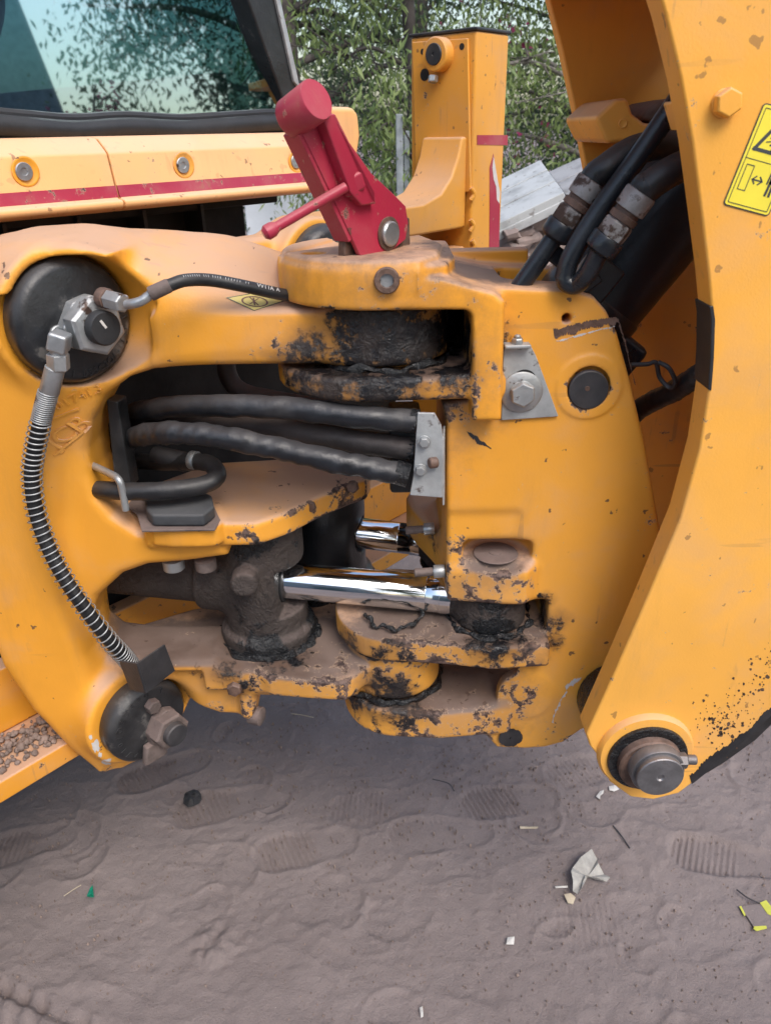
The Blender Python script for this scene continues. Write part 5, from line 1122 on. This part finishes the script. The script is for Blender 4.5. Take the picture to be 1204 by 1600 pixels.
# glass, seal and pillar
# the rear window is turned towards the yard so its reflections miss the boom
NWd = np.array([0.30, -0.954, 0.03]); NWd /= np.linalg.norm(NWd); W0 = PB(448, 186, WB - 0.004)
def PW(px, py):
    d = ray(px, py); return EYE + d * (((W0 - EYE) @ NWd) / (d @ NWd))
gl = [PW(-300, 198), PW(452, 186), PW(400, -10), PW(300, -420), PW(-300, -420)]
prism('window_glass', gl, -NWd * 0.005, 'tinted_glass', mb, 0)
pil = [PB(x, y, WB + 0.006) for x, y in ((470, 150), (466, 128), (437, 0), (360, -420), (296, -420), (384, -10), (444, 160), (452, 200), (474, 200))]
pl_ = prism('window_pillar', pil, -NX * 0.05, 'black_plastic', mb, 0.004)
prism('pillar_trim', [PB(x, y, WB + 0.012) for x, y in ((470, 140), (437, -8), (360, -420), (350, -420), (430, -8), (460, 128))], -NX * 0.02, 'galvanised_plate', pl_, 0.002)
sp_ = [PB(x, y, WB + 0.016) for x, y in ((-420, 196), (-60, 194), (40, 199), (120, 204), (200, 199), (290, 202), (370, 196), (430, 192), (456, 196))]
sl = obj('window_seal', *tube_vf(curve_pts(sp_, 8), 0.0150, 14), 'black_rubber', mb)
for k, dz in enumerate((-0.020, 0.016)):
    obj('seal_lip', *tube_vf([p + Z3 * dz - NX * (0.004 + 0.004 * k) for p in curve_pts(sp_, 8)], 0.0085, 10), 'black_rubber', sl)
mbox('seal_backing', -0.9, aC + 0.02, WB - 0.01, WB - 0.08, zw - 0.10, zw - 0.012, 'interior_dark', mb)
mbox('parcel_shelf', -0.88, aC - 0.05, -0.40, -0.70, zw - 0.03, zw + 0.02, 'interior_grey', mb)
# seat and steering wheel inside
mbox('seat_back', -0.42, -0.02, -0.85, -0.97, zw + 0.05, zw + 0.62, 'interior_dark', mb, 0.04)
sw = M(0.42, -1.25, zw + 0.28); pts_ = [sw + (MA3 * math.cos(t) + (Z3 * 0.85 + NX * 0.5) * math.sin(t)) * 0.19 for t in np.linspace(0, 2 * math.pi, 40)]
obj('steering_wheel', *tube_vf(pts_, 0.014, 10), 'interior_grey', mb)
# grille slats in the dark gap below the cowl
for i in range(9): mbox('grille_slat', -0.55 + i * 0.13, -0.543 + i * 0.13, -0.36, -0.42, 0.70, zb_ - 0.02, 'dark_steel', mb, 0)
# slide rails
ur = mbox('upper_rail', -0.9, aL - 0.01, -0.115, -0.235, 1.135, 1.185, 'yellow_paint', mb, 0.006)
lr = mbox('lower_rail', -0.9, aL - 0.01, -0.10, -0.24, 0.498, 0.538, 'yellow_paint', mb, 0.004)
mbox('rail_web', -0.9, aL - 0.01, -0.205, -0.24, 0.540, 0.66, 'yellow_paint', mb, 0.004)
mbox('rear_plate', -0.9, aL - 0.01, -0.26, -0.275, 0.50, 1.14, 'interior_dark', mb, 0.002)  # dark plate added behind the carriage to block light
# earth caked on the lower rail
g = np.random.default_rng(3); parts = []
for i in range(800):
    a = g.uniform(-0.62, -0.06); b = g.uniform(-0.195, -0.115); r = abs(g.normal(0, 0.0024)) + 0.0022
    c = M(a, b, 0.538 + r * 0.6 + max(0, (-0.115 - b)) * 0.12 * g.random()); bmx = []
    V, Fc = lathe_vf([(r * .5, -r * .7), (r, -r * .1), (r * .8, r * .5), (r * .3, r * .8)], c, g.normal(0, 1, 3), 7); parts.append(([v + g.normal(0, r * 0.13, 3) for v in V], Fc))
o = obj('caked_clods', *join(parts), 'clod', mb, angle=None); o['kind'] = 'stuff'

# ================================================================== TREES, POSTS AND STACKED MATERIAL BEYOND THE MACHINE
def leaf_cloud(name, centers, per, spread, Lf, Wf, mat, parent, droop=0.7, seed=0):
    g = np.random.default_rng(seed); C = np.repeat(np.array(centers), per, 0); n = len(C)
    c = C + g.normal(0, 1, (n, 3)) * spread
    d = g.normal(0, 1, (n, 3)); d[:, 2] = d[:, 2] * 0.5 - droop * 1.6; d /= np.linalg.norm(d, axis=1)[:, None]
    u = g.normal(0, 1, (n, 3)); u -= d * (u * d).sum(1)[:, None]; u /= np.linalg.norm(u, axis=1)[:, None]; w = np.cross(d, u)
    L_ = Lf * g.uniform(0.6, 1.3, n)[:, None]; W_ = Wf * g.uniform(0.7, 1.25, n)[:, None]
    p0, p3 = c, c + d * L_; pm = c + d * L_ * 0.45; a, b = pm + u * W_ * 0.5 + w * W_ * 0.16, pm - u * W_ * 0.5 + w * W_ * 0.16
    V = np.stack([p0, a, p3, b], 1).reshape(-1, 3); i = np.arange(n) * 4
    q = np.concatenate([np.stack([i, i + 1, i + 2], -1), np.stack([i, i + 2, i + 3], -1)], 0)
    me = bpy.data.meshes.new(name); me.vertices.add(len(V)); me.vertices.foreach_set('co', V.astype(np.float32).ravel())
    me.loops.add(q.size); me.loops.foreach_set('vertex_index', q.ravel().astype(np.int32)); me.polygons.add(len(q)); me.polygons.foreach_set('loop_start', np.arange(0, q.size, 3, dtype=np.int32))
    me.update(calc_edges=True); me.materials.append(MATS[mat])
    t = np.repeat(np.clip(np.repeat(g.random(len(centers)), per) * 0.6 + g.random(n) * 0.4, 0, 1), 4); at_ = me.attributes.new('tone', 'FLOAT', 'POINT'); at_.data.foreach_set('value', t.astype(np.float32))
    o = bpy.data.objects.new(name, me); link_child(o, parent); return o
def tree(name, label, base, h, lean, r, spread, zlo, zhi, nb, per, Lf, Wf, mat, seed, blossoms=0, cs=0.16, bark='bark', droop=0.7, group='trees beyond the machine'):
    g = np.random.default_rng(seed); base = np.array(base, float); t = thing(name, label, 'tree', base, group)
    top = base + np.array([lean[0], lean[1], h]); tr = [base + (top - base) * k + np.array([g.normal(0, .04), g.normal(0, .04), 0]) * (k > 0) for k in np.linspace(0, 1, 7)]
    parts = [tube_vf(curve_pts(tr, 6), lambda k: r * (1 - 0.72 * k), 12, wrinkle(seed, 0.12))]; cen = []
    cp = curve_pts(tr, 6)
    for i in range(nb):
        k = g.uniform(0.18, 1.0); p = cp[int(k * (len(cp) - 1))]; az = g.uniform(0, 6.28); ln = spread * g.uniform(0.45, 1.0)
        dirv = np.array([math.cos(az), math.sin(az), g.uniform(-0.15, 0.55)]); tip = p + dirv * ln; tip[2] = np.clip(tip[2], zlo, zhi + .3)
        mid = (p + tip) / 2 + np.array([g.normal(0, .1), g.normal(0, .1), 0.12]); b = curve_pts([p, mid, tip], 8)
        rr_ = r * (1 - 0.72 * k) * 0.28; parts.append(tube_vf(b, lambda q, rr_=rr_: rr_ * (1 - 0.8 * q) + 0.004, 7))
        for m_ in range(7):
            q = b[int(g.uniform(0.3, 1.0) * (len(b) - 1))]; tw = q + g.normal(0, 1, 3) * np.array([0.26, 0.26, 0.20]); parts.append(tube_vf([q, (q + tw) / 2 + g.normal(0, .02, 3), tw], lambda z_: 0.007 * (1 - 0.6 * z_), 5))
            cen.append(tw); cen.append((q + tw) / 2)
    obj('trunk', *join(parts), bark, t, angle=None)
    leaf_cloud('crown', cen, per, cs, Lf, Wf, mat, t, droop, seed)
    if blossoms: leaf_cloud('blossoms', [cen[i] for i in g.choice(len(cen), blossoms)], 9, 0.09, 0.05, 0.045, 'petal_pink', t, 0.1, seed + 1)
    return t
tree('tree', 'dark grey-trunked tree with sparse foliage right beside the cab pillar', (-0.78, 7.2, 0), 4.6, (0.12, 0.2), 0.17, 1.7, 1.0, 4.4, 34, 34, 0.055, 0.019, 'leaf_dark', 21)
tree('tree', 'pale green tree with long drooping leaves just left of the stabiliser leg', (0.15, 5.6, 0), 3.4, (0.1, 0.1), 0.07, 0.85, 1.25, 3.0, 18, 34, 0.075, 0.018, 'leaf_light', 22, cs=0.11, droop=1.0)
tree('tree', 'mid green tree with bare grey boughs and pink blossom between the leg and the boom', (1.75, 6.6, 0), 4.0, (-0.25, 0.1), 0.10, 1.5, 0.9, 3.6, 28, 42, 0.058, 0.021, 'leaf_light', 23, blossoms=40, bark='grey_twig')
tree('tree', 'deep green bushy tree filling the gap behind the fence posts', (0.35, 8.8, 0), 4.0, (0.1, 0.2), 0.12, 2.0, 0.5, 4.2, 40, 34, 0.055, 0.022, 'leaf_dark', 24, blossoms=10)
tree('tree', 'dark tree behind the pink blossom at the far side of the stack', (2.6, 9.0, 0), 4.5, (0, 0.2), 0.14, 2.0, 0.3, 4.2, 40, 52, 0.06, 0.025, 'leaf_dark', 25, blossoms=12)
for k, (x0, w, lab) in enumerate(((619, 11, 'taller grey concrete fence post beside the stabiliser leg'), (631, 9, 'shorter grey concrete fence post standing close behind the taller one'))):
    Yp = 5.0 + 0.25 * k; b = P(x0 + w / 2, 282, Yp); hz = P(x0 + w / 2, 178 + 26 * k, Yp)[2]; wm = w * Yp / 1340
    fp = prism('fence_post', [(b[0] - wm / 2, Yp, 0), (b[0] + wm / 2, Yp, 0), (b[0] + wm / 2, Yp + wm, 0), (b[0] - wm / 2, Yp + wm, 0)], (0, 0, hz), 'concrete', None, 0.006); tag(fp, lab, 'fence post', 'concrete fence posts')
lw_ = prism('low_wall', [P(380, 300, 6.5), P(560, 296, 6.5), (P(560, 296, 6.5)[0], 6.5, 0), (P(380, 300, 6.5)[0], 6.5, 0)], (0, 0.2, 0), 'white_wall', None, 0.01); tag(lw_, 'low white wall glimpsed between the cowl and the red lever', 'wall')
# hedge-like undergrowth behind
cen = [np.array([x, RNG.uniform(9.5, 12), RNG.uniform(0.1, 1.15)]) for x in np.linspace(-4, 5.5, 210)]
hd_ = leaf_cloud('undergrowth', cen, 60, 0.25, 0.085, 0.034, 'leaf_dark', None, 0.4, 77); tag(hd_, 'dark tangled undergrowth along the far edge of the yard', 'undergrowth', kind='stuff')
# slabs on the stack
def slab(label, quad, th, mat, n, grp):
    """quad: four (px, py, Y) corners, far-left, far-right, near-right, near-left"""
    q = [P(*v) for v in quad]; nr = np.cross(q[1] - q[0], q[3] - q[0]); nr /= np.linalg.norm(nr); nr = nr if nr[2] > 0 else -nr
    t = thing('boarded_panel', label, 'panel', (q[0] + q[2]) / 2 - nr * th, grp)
    for i in range(n):
        f0_, f1_ = i / n + 0.012, (i + 1) / n - 0.012
        a, b = q[0] + (q[3] - q[0]) * f0_, q[1] + (q[2] - q[1]) * f0_; c, d_ = q[1] + (q[2] - q[1]) * f1_, q[0] + (q[3] - q[0]) * f1_
        prism('plank', [a, b, c, d_], -nr * (th * (0.92 + 0.08 * (i % 2))), mat, t, 0.004)
    prism('backing', [p - nr * th * 0.6 for p in q], -nr * th * 0.7, mat, t, 0.003)
    return t
slab('weathered white panel of three wide planks, lower on the stack behind the leg', [(770, 285, 3.45), (843, 249, 3.45), (881, 301, 3.0), (770, 354, 3.0)], 0.045, 'weathered_white', 3, 'panels on the stack')
slab('mottled grey-white panel leaning behind the white planks, next to the boom', [(856, 268, 3.75), (935, 232, 3.75), (975, 262, 3.35), (884, 306, 3.35)], 0.045, 'weathered_grey', 2, 'panels on the stack')
s_ = prism('paving_slab', [P(x, y, Y) for x, y, Y in ((830, 330, 3.3), (890, 315, 3.3), (890, 338, 3.1), (835, 345, 3.1))], (0, 0.0, -0.04), 'clay_tile', None, 0.004); tag(s_, 'flat brown slab wedged under the white panels', 'slab')
g = np.random.default_rng(9)
tiles = [(806, 346, 3.10, 46), (818, 352, 3.12, 44), (812, 363, 3.06, 40), (838, 367, 3.2, 36), (822, 374, 3.06, 50), (848, 376, 3.16, 28), (808, 386, 3.04, 44), (836, 392, 3.12, 48), (806, 402, 3.0, 40), (834, 404, 3.08, 52), (856, 392, 3.2, 40), (802, 414, 3.0, 44), (838, 416, 3.05, 44), (862, 410, 3.16, 30), (798, 366, 3.0, 22)]
for i, (px, py, Y, w) in enumerate(tiles):
    c = P(px, py, Y); wm = w * Y / 1330; n = 9; R = 0.030; V = []
    ax_ = np.array([math.cos(0.12 * g.normal()), 0.3 * g.normal() + 0.4, 0.10 + 0.1 * g.normal()]); ax_ /= np.linalg.norm(ax_); a_, u_, w_ = frame_of(ax_)
    V, Fc = lathe_vf([(R * 0.8, -wm * .55), (R * 0.95, -wm * .5), (R, wm * .3), (R * 0.9, wm * .5), (R * .6, wm * .53)], c, ax_, 9); V = [c + (v - c) * np.array([1, 1, 0.72]) + g.normal(0, 0.003, 3) for v in V]
    o = obj('rough_timber', V, Fc, 'clay_tile', None, 0.002); tag(o, 'rough grey-brown split timber piece stacked under the white panels', 'timber', 'split timber stacked under the panels')
# support of the stack
o = prism('rubble_heap', [P(x, y, 3.35) for x, y in ((780, 352), (830, 340), (900, 330), (960, 330), (960, 520), (780, 520))], (0, 0.5, 0), 'clay_tile', None, 0.03, seg=2); tag(o, 'brown heap of earth and timber carrying the stacked panels', 'heap')
# things across the yard, seen only as reflections in the cab window
tree('tree', 'dark leafy tree across the yard, mirrored in the cab window', (2.35, -3.9, 0), 4.2, (0.1, 0.1), 0.07, 1.0, 0.8, 3.0, 30, 60, 0.07, 0.030, 'leaf_dark', 31, group='trees mirrored in the window')
tree('tree', 'second tree across the yard with pink blossom, mirrored in the cab window', (1.15, -4.2, 0), 2.2, (0.05, 0.1), 0.03, 0.33, 1.3, 2.0, 7, 12, 0.06, 0.026, 'leaf_dark', 32, blossoms=45, group='trees mirrored in the window')

sd = thing('white_shed', 'tall plain shed with a sloping end, mirrored at the left of the cab window', 'shed', (-1.0, -7.5, 0))
prism('wall', [(-5.0, -7.0, 0), (2.3, -7.0, 0), (1.32, -7.0, 4.0), (-5.0, -7.0, 4.4)], (0, -3.0, 0), 'concrete', sd, 0.01)
prism('doorway', [(-1.5, -6.98, 0), (0.2, -6.98, 0), (0.2, -6.98, 2.4), (-1.5, -6.98, 2.4)], (0, -0.05, 0), 'interior_grey', sd, 0.004)
prism('roof', [(-5.2, -6.8, 4.4), (1.45, -6.8, 4.02), (1.45, -10.2, 4.02), (-5.2, -10.2, 4.4)], (0, 0, 0.06), 'white_wall', sd, 0.01)
# ================================================================== LITTER ON THE GROUND
def litter(name, label, cat, pts, th, mat, curl=0.0, grp=None, seed=0):
    g = np.random.default_rng(seed); q = [H(x, y, 0.0) for x, y in pts]; c = np.mean(q, 0)
    up = []
    for p in q: up.append(p + np.array([0, 0, 0.006 + curl * (0.3 + g.random())]))
    V = up + [c + np.array([0, 0, 0.009 + curl * 0.2])]; n = len(q); V2 = [v - np.array([0, 0, th]) for v in V]
    Fc = [(i, (i + 1) % n, n) for i in range(n)] + [(n + 1 + (i + 1) % n, n + 1 + i, 2 * n + 1) for i in range(n)] + [(i, n + 1 + i, n + 1 + (i + 1) % n, (i + 1) % n) for i in range(n)]
    o = obj(name, V + V2, Fc, mat, None, smooth=False); tag(o, label, cat, grp); return o
lf = litter('dry_scrap', 'pale grey torn leaf-like scrap curled up on the bare earth', 'scrap', [(922, 1339), (931, 1352), (932, 1362), (942, 1372), (951, 1381), (945, 1386), (930, 1383), (921, 1377), (913, 1379), (908, 1388), (907, 1399), (900, 1406), (893, 1401), (893, 1388), (890, 1374), (893, 1364), (905, 1352)], 0.0012, 'dry_leaf', 0.016, seed=4)
litter('scrap_corner', 'brown crumpled bit at the foot of the pale grey scrap', 'scrap', [(880, 1402), (890, 1400), (898, 1406), (894, 1416), (886, 1414)], 0.002, 'straw', 0.003, seed=5)
tpq = [[(1154, 1417), (1157, 1416), (1164, 1430), (1162, 1432)], [(1177, 1448), (1196, 1447), (1197, 1451), (1181, 1455), (1176, 1452)], [(1186, 1411), (1196, 1407), (1206, 1420), (1206, 1432), (1198, 1428)]]
tt = thing('torn_wrapper', 'torn clear wrapper with lime yellow edges at the right edge of the ground', 'wrapper', H(1180, 1435, 0.004))
for i, pq in enumerate(tpq):
    q = [H(x, y, 0.007) for x, y in pq]; V, Fc = prism_vf(q, (0, 0, 0.0012)); obj('yellow_edge', V, Fc, 'tape_yellow', tt, smooth=False)
V, Fc = prism_vf([H(x, y, 0.0062) for x, y in ((1156, 1417), (1187, 1411), (1208, 1432), (1206, 1449), (1179, 1452))], (0, 0, 0.0007)); obj('clear_film', V, Fc, 'brown_soil', tt, smooth=False)
V, Fc = tube_vf(curve_pts([H(1150, 1390, 0.01), H(1166, 1402, 0.012), H(1186, 1412, 0.008)], 6), 0.0016, 6); o = obj('dark_twig', V, Fc, 'rag_dark'); tag(o, 'short dark twig touching the torn wrapper', 'twig')
litter('glass_shard', 'small green glass shard standing in the earth', 'shard', [(138, 1408), (143, 1394), (147, 1390), (149, 1408), (144, 1412)], 0.002, 'green_glass', 0.012, seed=6)
V, Fc = lathe_vf([(0.008, 0), (0.020, 0.004), (0.022, 0.010), (0.012, 0.017)], H(300, 1252, 0.0), (0.1, 0, 1), 11); g = np.random.default_rng(8)
o = obj('charcoal_lump', [v + g.normal(0, 0.003, 3) for v in V], Fc, 'charcoal', None, smooth=False); tag(o, 'black lump of charcoal lying among the shoe prints', 'lump')
for k, (pts_, lab, mt) in enumerate((([(792, 1468), (803, 1467), (802, 1479), (790, 1479)], 'small square pale chip on the earth below the grey scrap', 'pale_chip'), ([(930, 1248), (936, 1240), (942, 1238), (941, 1243), (936, 1247), (936, 1253)], 'white curled shaving next to the boom pivot pin', 'pale_chip'),
        ([(950, 1232), (960, 1230), (966, 1236), (958, 1240), (951, 1238)], 'pale flake right beneath the boom pivot pin', 'pale_chip'), ([(811, 1295), (840, 1295), (838, 1298), (812, 1298)], 'flat straw-coloured sliver on the earth under the kingpost', 'straw'), ([(655, 1578), (660, 1576), (661, 1592), (657, 1594)], 'bent white straw at the bottom edge of the photo', 'pale_chip'), ([(866, 1388), (886, 1387), (886, 1390), (867, 1391)], 'thin pale sliver left of the grey scrap', 'pale_chip'))):
    litter('paper_chip' if mt != 'straw' else 'straw_sliver', lab, 'chip', pts_, 0.001, mt, 0.002, 'small litter on the earth', seed=20 + k)
for k, (ps, lab, mt, r) in enumerate((([(957, 1290), (968, 1303), (983, 1325)], 'thin dark twig lying between the boom pin and the grey scrap', 'rag_dark', 0.0016), ([(100, 1400), (118, 1388), (127, 1383)], 'pale dry stalk beside the green glass shard', 'straw', 0.0010), ([(675, 1217), (700, 1224), (709, 1236)], 'dark wire bent on the earth below the kingpost', 'rag_dark', 0.0013), ([(455, 1115), (470, 1117), (490, 1121)], 'pale stalk lying in the shade under the carriage', 'straw', 0.0012))):
    V, Fc = tube_vf(curve_pts([H(x, y, 0.008) for x, y in ps], 6), r, 6); o = obj('twig' if mt == 'rag_dark' else 'stalk', V, Fc, mt); tag(o, lab, 'twig', 'stalks and twigs on the earth')
# grit and crumbs of earth
g = np.random.default_rng(15); parts = []
for i in range(3200):
    x, y = g.uniform(-1.0, 1.0), g.uniform(0.7, 1.9); r = min(0.006, 0.0008 + abs(g.normal(0, 0.0009))); a = g.uniform(0, 6.28)
    V = [np.array([x + r * math.cos(a + k * 1.571) * g.uniform(.6, 1.3), y + r * math.sin(a + k * 1.571) * g.uniform(.6, 1.3), 0.003]) for k in range(4)] + [np.array([x, y, 0.005 + r * 0.9]), np.array([x, y, -0.012])]
    parts.append((V, [(0, 1, 4), (1, 2, 4), (2, 3, 4), (3, 0, 4), (1, 0, 5), (2, 1, 5), (3, 2, 5), (0, 3, 5)]))
o = obj('grit', *join(parts), 'clod', None, smooth=False); tag(o, 'crumbs of earth and grit scattered over the ground', 'grit', kind='stuff')
